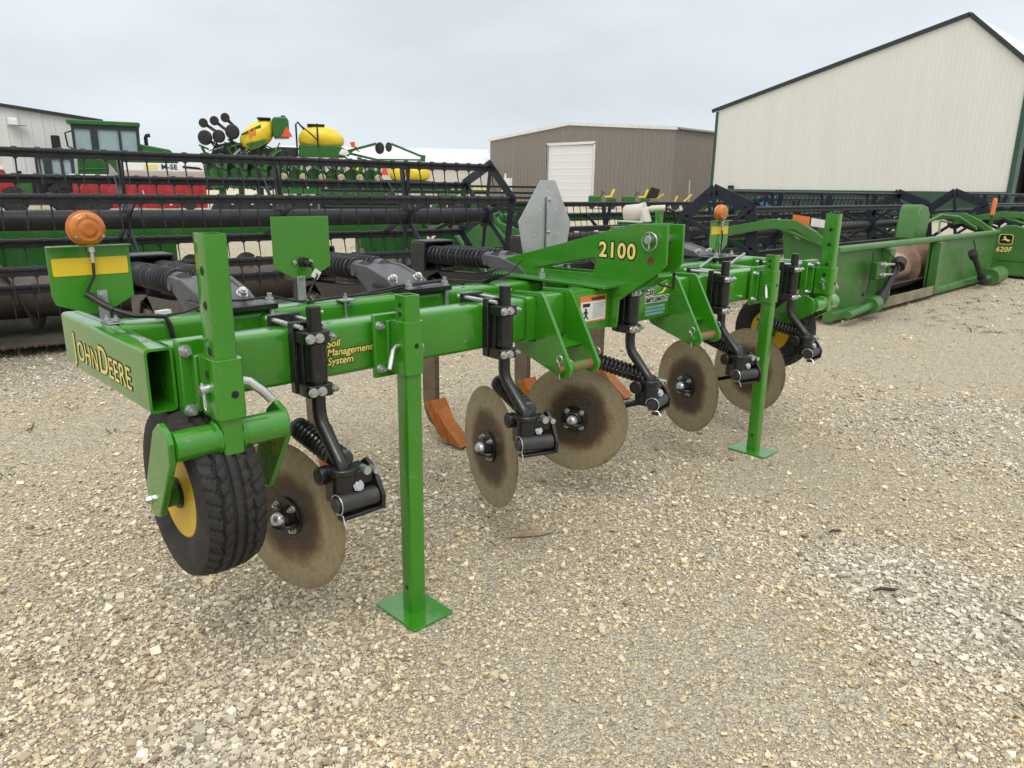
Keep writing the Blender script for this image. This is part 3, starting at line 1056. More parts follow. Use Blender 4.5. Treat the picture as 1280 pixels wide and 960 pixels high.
# ---- spring trip shanks on the rear bar
def make_shank():
    m = MB()
    w = .032
    yf, yb = 1.335, 1.455
    ce = []
    poly = [(yb - .03, .93), (yb, .86), (yb, .24), (yb - .012, .16), (yb - .05, .10), (yb - .14, .055), (yb - .25, .035),
            (yb - .25, .06), (yb - .16, .085), (yf + .03, .13), (yf, .20), (yf, .86), (yf - .05, .93)]
    m.prism(poly, (-w / 2, 0, 0), (0, 1, 0), (0, 0, 1), w)
    s = m.obj('shank', 'shank', rip, .003)
    q = MB()
    q.prism([(1.30, .20), (1.335, .185), (1.335, .12), (1.22, .03), (1.09, .012), (1.075, .02), (1.15, .075), (1.22, .12)], (-.045, 0, 0), (0, 1, 0), (0, 0, 1), .09)
    q.prism([(1.345, .20), (1.37, .23), (1.30, .15), (1.29, .13)], (-.07, 0, 0), (0, 1, 0), (0, 0, 1), .14)
    q.prism([(1.33, .245), (1.36, .20), (1.27, .055), (1.18, .03)], (-.055, 0, 0), (0, 1, 0), (0, 0, 1), .11)
    part(q, 'ripper_point', 'orange', .004, s)
    # trip arm curving from the pivot over the back and down to the shank
    q = MB()
    q.prism([(.62, .985), (.60, 1.03), (.66, 1.055), (1.0, 1.01), (1.27, 1.0), (1.36, .965), (1.40, .90), (1.40, .80), (1.475, .80), (1.49, .93), (1.455, 1.05), (1.49, 1.13), (1.425, 1.14),
             (1.36, 1.07), (1.2, .93), (.9, .93)], (-.03, 0, 0), (0, 1, 0), (0, 0, 1), .06)
    part(q, 'trip_arm', 'black', .004, s)
    q = MB()
    for sx in (-1, 1): q.span((sx * .1 - .008, 1.30, 1.0), (sx * .1 + .008, 1.42, 1.15))
    q.span((-.1, 1.29, 1.148), (.1, 1.42, 1.16)); q.span((-.1, 1.395, 1.01), (.1, 1.412, 1.148)); q.span((-.1, 1.30, .998), (.1, 1.42, 1.01))
    part(q, 'spring_frame', 'black', .004, s)
    # base plate clamped over the rear bar
    q = MB(); q.span((-.108, .405, 1.036), (.108, .66, 1.055)); q.span((-.108, .41, .846), (.108, .60, .866))
    part(q, 'clamp_plate', 'black', .002, s)
    q = MB()
    for sx, yy in ((-.09, .418), (.09, .418), (-.05, .60), (.05, .60)):
        if True:
            q.cyl((sx, yy, .83), (sx, yy, 1.06), .0095, 12)
    split_obj(q, 'clamp_rod', 'zinc', s)
    bolts([(sx, .43, 1.055) for sx in (-.09, .09)], (0, 0, 1), s, .014, .016)
    # sloping trip casting with its two big nuts
    q = MB()
    for sx in (-1, 1):
        q.prism([(.53, 1.05), (.585, 1.082), (.72, 1.118), (.83, 1.122), (.86, 1.10), (.80, 1.065), (.74, 1.03), (.66, .97), (.60, .97), (.60, 1.05)],
                (sx * .085 - .009, 0, 0), (0, 1, 0), (0, 0, 1), .018)
    q.prism([(.54, 1.056), (.595, 1.079), (.72, 1.112), (.83, 1.116), (.83, 1.10), (.72, 1.096), (.61, 1.066), (.58, 1.056)], (-.077, 0, 0), (0, 1, 0), (0, 0, 1), .154)
    part(q, 'trip_casting', 'charcoal', .004, s)
    bolts([(sx, .575, 1.072) for sx in (-.066, .06)], (0, -.62, .78), s, .0155, .008)
    for sx in (-.052, .052):
        q = MB(); q.helix((sx, .84, 1.095), (sx, 1.385, 1.085), .041, .0085, 17, 7, 14)
        part(q, 'trip_spring', 'black_rough', 0, s)
        q = MB(); q.cyl((sx, .80, 1.096), (sx, .855, 1.095), .038, 18); q.cyl((sx, .855, 1.095), (sx, 1.40, 1.085), .011, 10)
        q.cyl((sx * 1.9, .82, 1.085), (sx * 1.2, .82, 1.085), .016, 14)
        part(q, 'spring_plug', 'charcoal', 0, s)
    return s


SH = make_shank()
for k in range(5):
    s = SH if k == 0 else copy_tree(SH, rip)
    s.location = OFF + Vector((SP * k, 0, 0))

# ---- three point hitch mast
xa, xb = 1.452, 1.552
mast_poly = [(.715, 1.045), (.715, 1.105), (-.05, 1.303), (-.085, 1.31), (-.235, 1.31), (-.238, 1.155), (-.215, 1.125), (-.075, 1.03), (-.012, .985),
             (-.005, .87), (.03, .865), (.03, 1.045)]
window = [(.49, 1.083), (.145, 1.089), (.133, 1.094), (.118, 1.152), (.125, 1.158), (.29, 1.128)]
m = MB()
m.prism(mast_poly, (xa - .012, 0, 0), (0, 1, 0), (0, 0, 1), .012, holes=[window])
mast = part(m, 'hitch_mast', 'green', .002)
q = MB(); q.prism(mast_poly, (xb, 0, 0), (0, 1, 0), (0, 0, 1), .012, holes=[window]); part(q, 'mast_plate', 'green', .002, mast)
q = MB(); q.span((xa + .001, .58, 1.046), (xb - .001, .70, 1.1)); q.span((xa + .001, -.07, 1.10), (xb - .001, .06, 1.12)); q.span((xa, .02, 1.28), (xb, .06, 1.292))
q.prism([(-.20, 1.10), (-.08, 1.03), (-.07, 1.045), (-.19, 1.12)], (xa + .001, 0, 0), (0, 1, 0), (0, 0, 1), xb - xa - .002)
split_obj(q, 'mast_brace', 'green', mast, .002)
q = MB(); q.prism([(.70, 1.042), (.70, 1.054), (-.01, 1.054), (-.01, 1.042)], (xa - .115, 0, 0), (0, 1, 0), (0, 0, 1), .102)
part(q, 'mast_flange', 'green', .002, mast); q = MB()
q.prism([(.70, 1.042), (.70, 1.054), (.0, 1.054), (.0, 1.042)], (xb + .013, 0, 0), (0, 1, 0), (0, 0, 1), .062)
part(q, 'mast_flange', 'green', .002, mast)
q = MB(); q.cyl((xa - .045, -.165, 1.25), (xb + .05, -.165, 1.25), .0165, 18)
part(q, 'top_link_pin', 'zinc', .001, mast)
q = MB(); q.tube([(xa - .03 - .0, -.165 + .036 * math.cos(t), 1.243 + .036 * math.sin(t)) for t in [i * PI / 12 for i in range(24)]], .0024, 6, closed=True)
q.tube([(xb + .035, -.165 + .036 * math.cos(t), 1.243 + .036 * math.sin(t)) for t in [i * PI / 12 for i in range(24)]], .0024, 6, closed=True)
q.cyl((xa - .032, -.165, 1.275), (xa - .032, -.165, 1.215), .004, 8)
split_obj(q, 'linch_pin', 'zinc', mast)
q = MB(); q.cyl((xa - .0128, -.165, 1.165), (xa - .0115, -.165, 1.165), .017, 18); q.cyl((xb - .0012, -.165, 1.165), (xb + .0002, -.165, 1.165), .017, 18)
part(q, 'pin_hole', 'rust', 0, mast)
lettering('lettering', [('2100', 0, 0, .088, .0022, 0, 1.13)], (xa - .012, .105, 1.166), (0, -1, 0), (0, 0, 1), mast, outline=.0055)


def lower_hitch(xl, xr):
    tip = [(-.113 + .038 * math.cos(rad(t)), .778 + .038 * math.sin(rad(t))) for t in (160, 190, 220, 250, 280)]
    poly2 = [(.158, 1.050), (.03, 1.056), (.008, 1.054), (-.004, 1.04)] + tip + [(.13, .815), (.158, .84), (.158, .8615), (.036, .8615), (.036, 1.0395), (.158, 1.0395)]
    q = MB(); q.prism(poly2, (xl, 0, 0), (0, 1, 0), (0, 0, 1), .016)
    a = part(q, 'lower_hitch', 'green', .0015)
    q = MB(); q.prism(poly2, (xr - .016, 0, 0), (0, 1, 0), (0, 0, 1), .016); part(q, 'hitch_plate', 'green', .0015, a)
    q = MB(); q.prism([(-.05, .835), (-.06, .847), (.03, .862), (.03, .85)], (xl + .017, 0, 0), (0, 1, 0), (0, 0, 1), xr - xl - .034); part(q, 'hitch_brace', 'green', .001, a)
    q = MB(); q.cyl((xl - .03, -.113, .778), (xr + .03, -.113, .778), .0145, 18); q.cyl((xl + .017, -.113, .778), (xr - .017, -.113, .778), .02, 18)
    part(q, 'hitch_pin', 'pin', 0, a)
    for zs, xx in ((1, xl - .022), (1, xr + .022)):
        q = MB(); q.tube([(xx, -.113, .808), (xx, -.115, .743)], .003, 8)
        q.tube([(xx, -.113 + .014 * math.cos(t), .820 + .014 * math.sin(t)) for t in [i * PI / 6 for i in range(12)]], .0025, 6, closed=True)
        part(q, 'hitch_clip', 'zinc', 0, a)
    return a


lower_hitch(.985, 1.165)
lower_hitch(1.895, 2.075)

# weld seams on the sleeve, where the photo shows vertical joints
q = MB()
for xs in (.933, 1.44, 1.52, 2.123): q.span((xs, .033, BB - .003), (xs + .006, .0368, BT + .002))
split_obj(q, 'weld_seam', 'green', rip, .001, loc=OFF)

# warning sticker and dealer sticker on the front face
q = MB()
q.prism(rrect(0, 0, .172, .112, .005, 3), (1.245, .0362, .902), (1, 0, 0), (0, 0, 1), .0006)
st = part(q, 'warning_sticker', 'deco_orange')
q = MB(); q.prism(rrect(.006, .006, .166, .087, .003, 3), (1.245, .0352, .902), (1, 0, 0), (0, 0, 1), .0006); part(q, 'white_panel', 'deco_white', 0, st)
lettering('lettering', [('WARNING', .072, .0915, .0185, .0008, 0, 1.0)], (1.245, .0352, .902), (1, 0, 0), (0, 0, 1), st, mats=('deco_black', 'deco_black'))
q = MB()
pl = lambda pts: q.prism([(a_ * 1.35 + .002, b_ * 1.03) for a_, b_ in pts], (1.245, .0344, .902), (1, 0, 0), (0, 0, 1), .0006)
pl([(.012, .064), (.046, .064), (.046, .078), (.012, .078)])
pl(arc(.027, .054, .005, 0, 330, 9)); pl([(.022, .048), (.032, .049), (.038, .036), (.034, .034), (.03, .042), (.033, .026), (.042, .014), (.037, .012), (.028, .024), (.021, .012), (.016, .014), (.023, .028), (.02, .04), (.014, .034), (.011, .036)])
split_obj(q, 'pictogram', 'deco_black', st)
q = MB()
rr = random.Random(3)
for i in range(9):
    x_ = .083
    while x_ < .156:
        w_ = rr.uniform(.004, .011)
        if x_ + w_ > .161: break
        q.prism([(x_, .074 - i * .0072), (x_ + w_, .074 - i * .0072), (x_ + w_, .0765 - i * .0072), (x_, .0765 - i * .0072)], (1.245, .0344, .902), (1, 0, 0), (0, 0, 1), .0006)
        x_ += w_ + .002
part(q, 'small_print', 'grey_paint', 0, st)
dl = lettering('dealer_lettering', [('Eis', 0, .086, .05, .0008, .25, 1.1), ('IMPLEMENT', 0, .053, .0325, .0004, .15, 1.12)],
               (1.70, .0368, .892), (1, 0, 0), (0, 0, 1), rip, mats=('deco_white', 'deco_black'), outline=.0042)
dl.location = OFF
q = MB()
for i in range(3):
    x_ = .005
    while x_ < .15:
        w_ = rr.uniform(.006, .014)
        q.prism([(x_, .024 - i * .016), (x_ + w_, .024 - i * .016), (x_ + w_ + .002, .035 - i * .016), (x_ + .002, .035 - i * .016)], (1.70, .0362, .892), (1, 0, 0), (0, 0, 1), .0006)
        x_ += w_ + .004
part(q, 'small_print', 'deco_blue', 0, dl)
q = MB(); q.prism([(.09, .085), (.135, .098), (.165, .135), (.172, .124), (.165, .108), (.14, .09)], (1.70, .0362, .892), (1, 0, 0), (0, 0, 1), .0006)
part(q, 'swoosh', 'deco_yellow', 0, dl)
sm = lettering('system_lettering', [('Soil', 0, .056, .032, .0006, .18, 1.0), ('Management', 0, .028, .032, .0006, .18, 1.0), ('System', 0, 0, .032, .0006, .18, 1.0)],
               (.074, .045, .908), (1, 0, 0), (0, 0, 1), rip, outline=.0025)
sm.location = OFF


# ---- warning lights on their plates
def light_plate(xc, yc, facing=-1):
    """plate with bent top flange, reflective tape and a round amber lamp"""
    q = MB()
    q.prism([(-.112, .145), (-.112, .0), (-.104, -.025), (-.02, -.058), (.03, -.058), (.112, -.012), (.112, .145)], (xc, yc, 1.115), (1, 0, 0), (0, 0, 1), -.004)
    q.span((xc - .112, yc - .028, 1.2575), (xc + .112, yc + .004, 1.261))
    a = part(q, 'light_plate', 'green', .001)
    q = MB(); q.prism(rrect(-.102, .058, .103, .110, .004, 2), (xc, yc - .001, 1.115), (1, 0, 0), (0, 0, 1), .0008); part(q, 'reflective_tape', 'reflect', 0, a)
    q = MB(); q.span((xc + .006, yc - .0072, 1.035), (xc + .034, yc - .0015, 1.125)); q.span((xc + .006, yc - .075, 1.034), (xc + .034, yc - .0075, 1.0395))
    q.span((xc + .0, yc - .10, 1.0335), (xc + .045, yc - .02, 1.037))
    part(q, 'angle_bracket', 'galv', .001, a)
    bolts([(xc + .02, yc - .008, 1.11)], (0, -1, 0), a, .008, .003)
    bolts([(xc + .014, yc - .045, 1.0395), (xc + .03, yc - .075, 1.0395)], (0, 0, 1), a, .008, .008)
    # lamp: two lenses in a dark rim
    L = Vector((xc + .0, yc - .0, 1.309))
    q = MB(); q.lathe([(.0, .034), (.02, .033), (.041, .028), (.048, .020), (.049, .004)], (0, 0, 0), (0, -1, 0), 40)
    q.lathe([(.049, .004), (.048, .020), (.041, .028), (.02, .033), (.0, .034)], (0, .0, 0), (0, 1, 0), 40)
    l = q.obj('amber_lamp', 'amber', a, loc=L)
    q = MB(); q.lathe([(.049, -.0035), (.0525, -.003), (.0525, .003), (.049, .0035)], L, (0, -1, 0), 40); part(q, 'lamp_rim', 'deco_orange', 0, a)
    q = MB()
    for t in (90, 210, 330): q.cyl(L + Vector((.042 * math.cos(rad(t)), -.028, .042 * math.sin(rad(t)))), L + Vector((.042 * math.cos(rad(t)), -.034, .042 * math.sin(rad(t)))), .0035, 8)
    q.cyl((xc, yc - .0, 1.262), (xc, yc - .0, 1.2), .0)if False else None
    q.cyl((xc + .004, yc - .014, 1.262), (xc + .004, yc - .014, 1.21), .006, 10); q.cyl((xc + .004, yc - .014, 1.256), (xc + .004, yc - .014, 1.242), .011, 10)
    split_obj(q, 'lamp_screw', 'zinc', a, loc=None)
    return a


light_plate(-.41, .55)
light_plate(3.30, .62)
q = MB()
q.prism([(-.112, .145), (-.112, -.03), (-.03, -.075), (.03, -.075), (.112, -.035), (.112, .145)], (.27, .52, 1.19), (1, 0, 0), (0, 0, 1), -.004)
pl2 = part(q, 'rear_lamp_plate', 'green', .001)
q = MB(); q.span((.27 - .03, .512, 1.035), (.27 + .002, .5155, 1.125)); q.span((.27 - .03, .455, 1.034), (.27 + .004, .5145, 1.039)); part(q, 'angle_bracket', 'galv', .001, pl2)
bolts([(.256, .512, 1.12), (.235, .516, 1.175), (.298, .516, 1.175)], (0, -1, 0), pl2, .006, .003); bolts([(.25, .475, 1.039), (.262, .46, 1.039)], (0, 0, 1), pl2, .008, .008)
q = MB(); q.cyl((.268, .516, 1.175), (.268, .50, 1.175), .018, 18); q.cyl((.268, .50, 1.175), (.276, .475, 1.168), .0105, 12); part(q, 'plug', 'plastic', .001, pl2)
q = MB(); q.box((.288, .462, 1.135), (.028, .003, .032), Matrix.Rotation(rad(35), 3, 'Y')); part(q, 'wire_tag', 'deco_white', 0, pl2)

# ---- slow moving vehicle plate, seen from its bare back
q = MB()
q.prism([(-.047, .363), (.056, .363), (.179, .16), (.135, -.06), (-.14, -.06), (-.195, .166)], (1.655, .62, 1.12), (1, 0, 0), (0, 0, 1), -.003)
sv = part(q, 'slow_vehicle_plate', 'galv')
q = MB(); q.span((1.647, .608, 1.0), (1.677, .6165, 1.405)); part(q, 'plate_bracket', 'galv', .001, sv)
bolts([(1.662, .608, 1.39), (1.662, .608, 1.235)], (0, -1, 0), sv, .0075, .002)
q = MB()
for a_, b_ in ((1.633, 1.43), (1.58, 1.345), (1.69, 1.345), (1.545, 1.225), (1.715, 1.225)): q.cyl((a_ + .025, .6195, b_), (a_ + .025, .6165, b_), .004, 8)
split_obj(q, 'rivet', 'deco_white', sv)

# ---- document canister on the mast
q = MB()
q.lathe([(.0, -.055), (.032, -.055), (.037, -.048), (.038, .018), (.041, .02), (.041, .03), (.044, .034), (.02, .04), (.0, .041)], (1.575, .015, 1.347), (.35, -.93, .1), 28)
can = part(q, 'manual_canister', 'cream_plastic')
q = MB(); q.prism([(-.035, 1.313), (-.06, 1.313), (-.05, 1.34), (-.036, 1.37)], (1.53, 0, 0), (0, 1, 0), (0, 0, 1), .05); q.span((1.50, -.05, 1.309), (1.58, .06, 1.316)); part(q, 'canister_foot', 'cream_plastic', .002, can)
q = MB(); q.span((1.585, -.075, 1.30), (1.64, -.07, 1.36)); ps = part(q, 'plug_bracket', 'green', .002)
q = MB(); q.cyl((1.59, -.045, 1.366), (1.62, -.095, 1.370), .0135, 16); q.cyl((1.575, -.02, 1.362), (1.59, -.045, 1.366), .010, 12); part(q, 'harness_plug', 'cream_plastic', 0, ps)
q = MB(); q.tube([(1.62, -.095, 1.370), (1.645, -.12, 1.36), (1.67, -.12, 1.32), (1.67, -.10, 1.27), (1.66, -.09, 1.2)], .006, 8); part(q, 'plug_cable', 'cable', 0, ps)

# ---- wiring along the bars
def sag(p0, p1, s, n=8):
    p0, p1 = Vector(p0), Vector(p1)
    return [p0.lerp(p1, i / n) - Vector((0, 0, s * 4 * (i / n) * (1 - i / n))) for i in range(n + 1)]


q = MB()
q.tube([(-.406, .536, 1.21), (-.41, .53, 1.17), (-.43, .528, 1.135), (-.435, .53, 1.118)], .0045, 8)
q.tube([(-.435, .53, 1.118), (-.405, .49, 1.09), (-.385, .47, 1.075)], .011, 10)
q.tube([(-.385, .47, 1.075), (-.34, .445, 1.055), (-.285, .43, 1.05), (-.255, .428, 1.045), (-.245, .42, 1.02), (-.24, .418, .97)], .0075, 8)
q.tube([(-.26, .44, 1.045), (-.18, .47, 1.046), (-.08, .46, 1.075), (.0, .46, 1.068), (.12, .46, 1.07), (.2, .47, 1.045), (.24, .46, 1.042)], .004, 8)
q.tube([(.276, .475, 1.168), (.292, .462, 1.13), (.262, .455, 1.09), (.245, .452, 1.055), (.27, .46, 1.042), (.40, .47, 1.042), (.55, .46, 1.045), (.70, .44, 1.066), (.9, .46, 1.07), (1.0, .48, 1.04)], .0048, 8)
q.tube([(.24, .45, 1.04), (.45, .48, 1.042), (.66, .45, 1.068), (.88, .47, 1.072), (1.1, .50, 1.042), (1.3, .52, 1.06), (1.42, .56, 1.11)], .004, 8)
q.tube([(1.62, -.16, 1.12), (1.70, -.11, 1.03), (1.74, -.02, 1.03), (1.78, .08, 1.042), (1.76, .14, 1.046)], .006, 8)
q.tube([(1.9, .5, 1.045), (2.3, .48, 1.05), (2.8, .5, 1.045), (3.2, .53, 1.045), (3.30, .60, 1.07), (3.315, .603, 1.16), (3.304, .606, 1.2)], .005, 8)
wire = part(q, 'wiring', 'cable')
q = MB()
for i in range(4):
    q.tube([(1.12 + .012 * i, .5, 1.036), (1.15 + .012 * i, .45 - .01 * i, 1.075), (1.19 + .006 * i, .47, 1.10), (1.20, .52 + .01 * i, 1.075), (1.17 + .01 * i, .55, 1.04)], .004, 6)
part(q, 'wire_coil', 'cable', 0, wire)
q = MB(); q.box((-.235, .5, 1.046), (.045, .02, .016), Matrix.Rotation(.3, 3, 'Z')); part(q, 'wire_tag', 'deco_white', 0, wire)
q = MB(); q.cyl((.38, .425, .87), (.38, .425, 1.05), .006, 10); q.span((.355, .40, 1.035), (.41, .45, 1.040)); q.bolt((.38, .425, 1.04), (0, 0, 1), .008, .012); part(q, 'j_bolt', 'zinc')
for i, (a_, b_) in enumerate((((2.6, .16, 1.04), (3.3, .43, 1.06)), ((2.4, .2, 1.045), (2.95, .45, 1.05)))):
    q = MB(); q.cyl(a_, b_, .008, 10); part(q, 'brace_rod', 'zinc')

# ================================================================== GRAIN HEADERS
def end_shield(mb, x, t=.07, top=.95):
    poly = [(1.60, .08), (1.56, .5), (1.44, .72), (1.28, .84), (1.12, .915), (.98, .945), (.86, .93), (.72, .86), (.5, .70), (.1, .48), (-.40, .23), (-.62, .08), (-.5, .05), (1.5, .05)]
    mb.prism(poly, (x, 0, 0), (0, 1, 0), (0, 0, 1), t)
    return mb


def make_header(name, label, loc, rz, L, zr, green='green_dark', detail=2, spiders=(), opening=None, reel_x=None, group='grain headers parked in the rows', shield=(1, 1), R=.53, beam=(.88, 1.03), aug='auger_dull', endw=.10):
    """local frame: x along the header, front (crop side) towards -y, reel axis on y = 0 at height zr"""
    root = thing(name, label, 'combine header', loc, rz, group)
    ra, rb = reel_x or (0.05, L - .05)
    # reel: centre tube, six bats, spiders and tines
    q = MB(); q.cyl((ra, 0, zr), (rb, 0, zr), .078, 24)
    reel = q.obj('reel', 'black_rough', root)
    n = int((rb - ra) / .15)
    angs = [21 + 60 * k for k in range(6)]
    tine = MB()
    if detail >= 2:
        tine.tube([(0, 0, -.02), (0, -.012, -.10), (0, -.05, -.23)], [.0075, .0065, .004], 5)
    else:
        tine.tube([(0, 0, -.02), (0, -.05, -.22)], [.007, .004], 4)
    tv = None
    rest = MB()
    for k, a in enumerate(angs):
        by, bz = -R * math.cos(rad(a)), zr + R * math.sin(rad(a))
        q = MB(); q.cyl((ra, by, bz), (rb, by, bz), .0205, 10)
        q.span((ra, by - .012, bz - .052), (rb, by + .008, bz - .018))
        for i in range(n + 1):
            xx = ra + .05 + i * .15
            if detail >= 2:
                q.cyl((xx - .018, by, bz), (xx + .018, by, bz), .028, 8); q.span((xx - .014, by - .016, bz - .062), (xx + .014, by + .012, bz - .02))
        q.obj('bat', 'black_rough', reel)
        for i in range(n + 1):
            xx = ra + .05 + i * .15
            if detail >= 2 and a in (21, 81, 141) and len([1 for c in reel.children if c.name.startswith('tine')]) < 99:
                if tv is None:
                    t = tine.obj('tine', 'black_rough', reel); tv = t
                else:
                    t = tv.copy(); COL.objects.link(t); t.parent = reel; t.rotation_euler = (random.uniform(-.07, .07), random.gauss(0, .05), 0)
                t.location = (xx, by, bz - .03)
            else:
                rest.tube([(xx, by, bz - .05), (xx, by - .05, bz - .25)], [.0072, .004], 4)
    tag(rest.obj('tines', 'black_rough', reel), kind='stuff')
    for xs in spiders:
        q = MB(); q.cyl((xs - .012, 0, zr), (xs + .012, 0, zr), .15, 6)
        for a in angs:
            by, bz = -R * math.cos(rad(a)), R * math.sin(rad(a))
            q.bar((xs, by * .16, zr + bz * .16), (xs, by * .97, zr + bz * .97), .05, .014, (1, 0, 0))
        q.bar((xs - .01, -.02, zr + .1), (xs - .01, R * .1, zr + R * .98), .075, .016, (1, 0, 0))
        q.obj('spider', 'navy', reel)
    for xs, sg in ((ra - .02, -1), (rb + .02, 1)):
        q = MB()
        for k, a in enumerate(angs):
            p = Vector((xs, -R * 1.03 * math.cos(rad(a)), zr + R * 1.03 * math.sin(rad(a))))
            b2 = angs[(k + 1) % 6]
            p2 = Vector((xs, -R * 1.03 * math.cos(rad(b2)), zr + R * 1.03 * math.sin(rad(b2))))
            ex = (p2 - p).normalized() * .02
            q.bar(p - ex, p2 + ex, endw, .008, (1, 0, 0))
            q.bar((xs + .012 * sg, 0, zr), p + Vector((.012 * sg, 0, 0)), .055, .008, (1, 0, 0))
            q.cyl(p - Vector((.02, 0, 0)), p + Vector((.02, 0, 0)), .035, 10)
        q.cyl((xs - .02, 0, zr), (xs + .02, 0, zr), .13, 16)
        q.obj('reel_end', 'navy', reel)
    # back frame
    q = MB(); q.prism(rrect(1.49, beam[0], 1.61, beam[1], .02, 3), (-.1, 0, 0), (0, 1, 0), (0, 0, 1), L + .2)
    fr = q.obj('back_beam', green, root)
    o0, o1 = opening or (L / 2 - .9, L / 2 + .9)
    for a_, b_ in ((-.1, o0), (o1, L + .1)):
        q = MB(); q.span((a_, 1.53, .14), (b_, 1.55, beam[0]))
        x = a_ + .35
        while x < b_ - .2:
            q.span((x, 1.515, .15), (x + .012, 1.53, beam[0] - .01)); x += .62
        q.obj('back_sheet', green, root, .002)
    for x in (o0 - .08, o1 + .08):
        q = MB(); q.span((x - .08, 1.5, .10), (x + .08, 1.66, beam[0] - .005)); q.obj('frame_post', green, root, .006)
    q = MB(); q.prism(rrect(1.50, .04, 1.62, .145, .02, 3), (-.1, 0, 0), (0, 1, 0), (0, 0, 1), L + .2); q.obj('lower_beam', green, root)
    # trough, auger, knife
    q = MB()
    tr = [(.52, .085), (.66, .10), (.80, .115), (.93, .095), (1.10, .105), (1.28, .16), (1.50, .30)]
    q.prism(tr + [(b_, c_ - .012) for b_, c_ in tr[::-1]], (0, 0, 0), (0, 1, 0), (0, 0, 1), L)
    q.obj('trough', 'floor_steel', root)
    q = MB(); AY = 1.02 if aug == 'auger_dull' else 1.16
    q.cyl((.02, AY, .44), (L - .02, AY, .44), .20, 36)
    au = q.obj('auger', aug, root)
    q = MB(); q.flight(.05, o0 + .62, (AY, .44), .195, .32, (o0 + .57) / .55, 1); q.obj('flighting', aug, au)
    q = MB(); q.flight(o1 - .62, L - .05, (AY, .44), .195, .32, (L - o1 + .57) / .55, -1); q.obj('flighting', aug, au)
    q = MB(); q.span((0.02, .44, .075), (L - .02, .53, .092))
    if detail >= 2:
        x = .06
        while x < L - .06:
            q.prism([(-.016, 0), (.016, 0), (.010, -.05), (0, -.10), (-.010, -.05)], (x, .44, .078), (1, 0, 0), (0, 1, 0), .014); x += .0762
    q.obj('cutter_bar', 'knife', root)
    for x, nm in ((-.13, 0), (L + .06, 1)):
        if shield[nm]:
            q = MB(); end_shield(q, x); q.obj('end_shield', green, root, .02)
    # reel arms from the back beam to the reel axis
    for x in (-.04, L + .04):
        q = MB()
        up_ = [(1.52, beam[1] + .0), (1.3, beam[1] + .15), (1.05, max(beam[1] + .22, zr + .22)), (.75, zr + .22), (.4, zr + .15), (0, zr + .06)]
        q.prism(up_ + [(a_, b_ - .11) for a_, b_ in up_[::-1]], (x - .03, 0, 0), (0, 1, 0), (0, 0, 1), .06)
        q.obj('reel_arm', green, root, .006)
        q = MB(); q.cyl((x, 1.45, .86), (x, .75, 1.08), .028, 12); q.obj('lift_cylinder', green, root)
    return root


tha = rad(-8)
LA = 4.75
HA = make_header('grain_header', 'dark green grain header with black reel facing the camera behind the ripper at the left', (4.6 - LA * math.cos(tha), 4.286 - LA * math.sin(tha), 0), tha,
                 LA, 1.15, 'green_dark', 2, (1.12, 2.41, 3.73), (LA - 2.95, LA - .85))
HB = make_header('grain_header', 'faded green grain header seen from behind, brown auger showing through its back opening', (13.75, 3.0, 0), rad(180), 6.45, .92, 'green_old', 1,
                 (1.5, 3.3, 4.9), (3.22, 4.98), beam=(.80, .87), shield=(0, 0), aug='auger', endw=.15)
HC = make_header('grain_header', 'green grain header beyond the brown auger one, leaping deer badge on its rounded end shield', (21.15, 2.35, 0), rad(180), 6.45, .95, 'green_old', 1, (1.5, 3.3, 4.9), beam=(.80, .87), shield=(0, 1), endw=.15)
HD = make_header('grain_header', 'farthest grain header in the right row, its end shield cut by the photo edge', (29.0, 2.55, 0), rad(180), 6.45, .95, 'green_old', 0, (1.5, 3.3), beam=(.80, .87))
HE = make_header('grain_header', 'grain header with lowered black reel in the middle row behind the galvanised plate', (6.9, 5.72, 0), 0, 6.3, .72, 'green_dark', 1, (1.6, 3.2, 4.8))
HF = make_header('grain_header', 'grain header whose black reel shows just below the tan barn wall', (14.0, 5.9, 0), 0, 7.6, .79, 'green_dark', 1, (1.6, 3.4, 5.2))
HG = make_header('grain_header', 'low dark grain header in front of the yellow tank planter', (11.0, 19.0, 0), rad(-34), 7.4, 1.0, 'green_dark', 0, (2, 4), group='grain headers parked in the rows')

# details on the header seen from behind (its local x runs towards the camera's left)
def hb(X, Y, Z): return (13.75 - X, 3.0 - Y, Z)
q = MB(); q.span(hb(8.62, 1.36, .06), hb(10.52, 1.345, .19)); q.obj('feeder_sill', 'sill', HB, .004)
q = MB()
q.cyl(hb(8.70, 1.26, .60), hb(8.14, 1.22, .25), .042, 18); q.cyl(hb(8.76, 1.27, .64), hb(8.66, 1.255, .58), .08, 18); q.cyl(hb(8.2, 1.225, .285), hb(8.05, 1.21, .195), .07, 18)
q.obj('drive_shaft', 'plastic', HB, .004)
q = MB(); q.cyl(hb(8.05, 1.24, .19), hb(7.2, 1.22, .14), .045, 16); q.cyl(hb(8.08, 1.24, .19), hb(7.85, 1.235, .18), .095, 20); q.obj('shaft_guard', 'green_old', HB, .003)
q = MB()
q.cyl(hb(11.95, 1.27, .56), hb(12.45, 1.22, .16), .04, 18); q.cyl(hb(11.9, 1.28, .60), hb(12.0, 1.27, .52), .065, 18); q.cyl(hb(12.4, 1.22, .19), hb(12.55, 1.21, .12), .065, 18)
q.obj('drive_shaft', 'plastic', HB, .004)
q = MB(); q.cyl(hb(12.6, 1.26, .13), hb(13.1, 1.26, .14), .04, 14); q.cyl(hb(13.05, 1.26, .14), hb(13.65, 1.26, .15), .14, 28); q.obj('shaft_guard', 'green_old', HB, .006)
q = MB(); q.span(hb(8.05, 1.36, .46), hb(8.35, 1.28, .66)); q.obj('hose_coupler_block', 'green_dark', HB, .006)
q = MB()
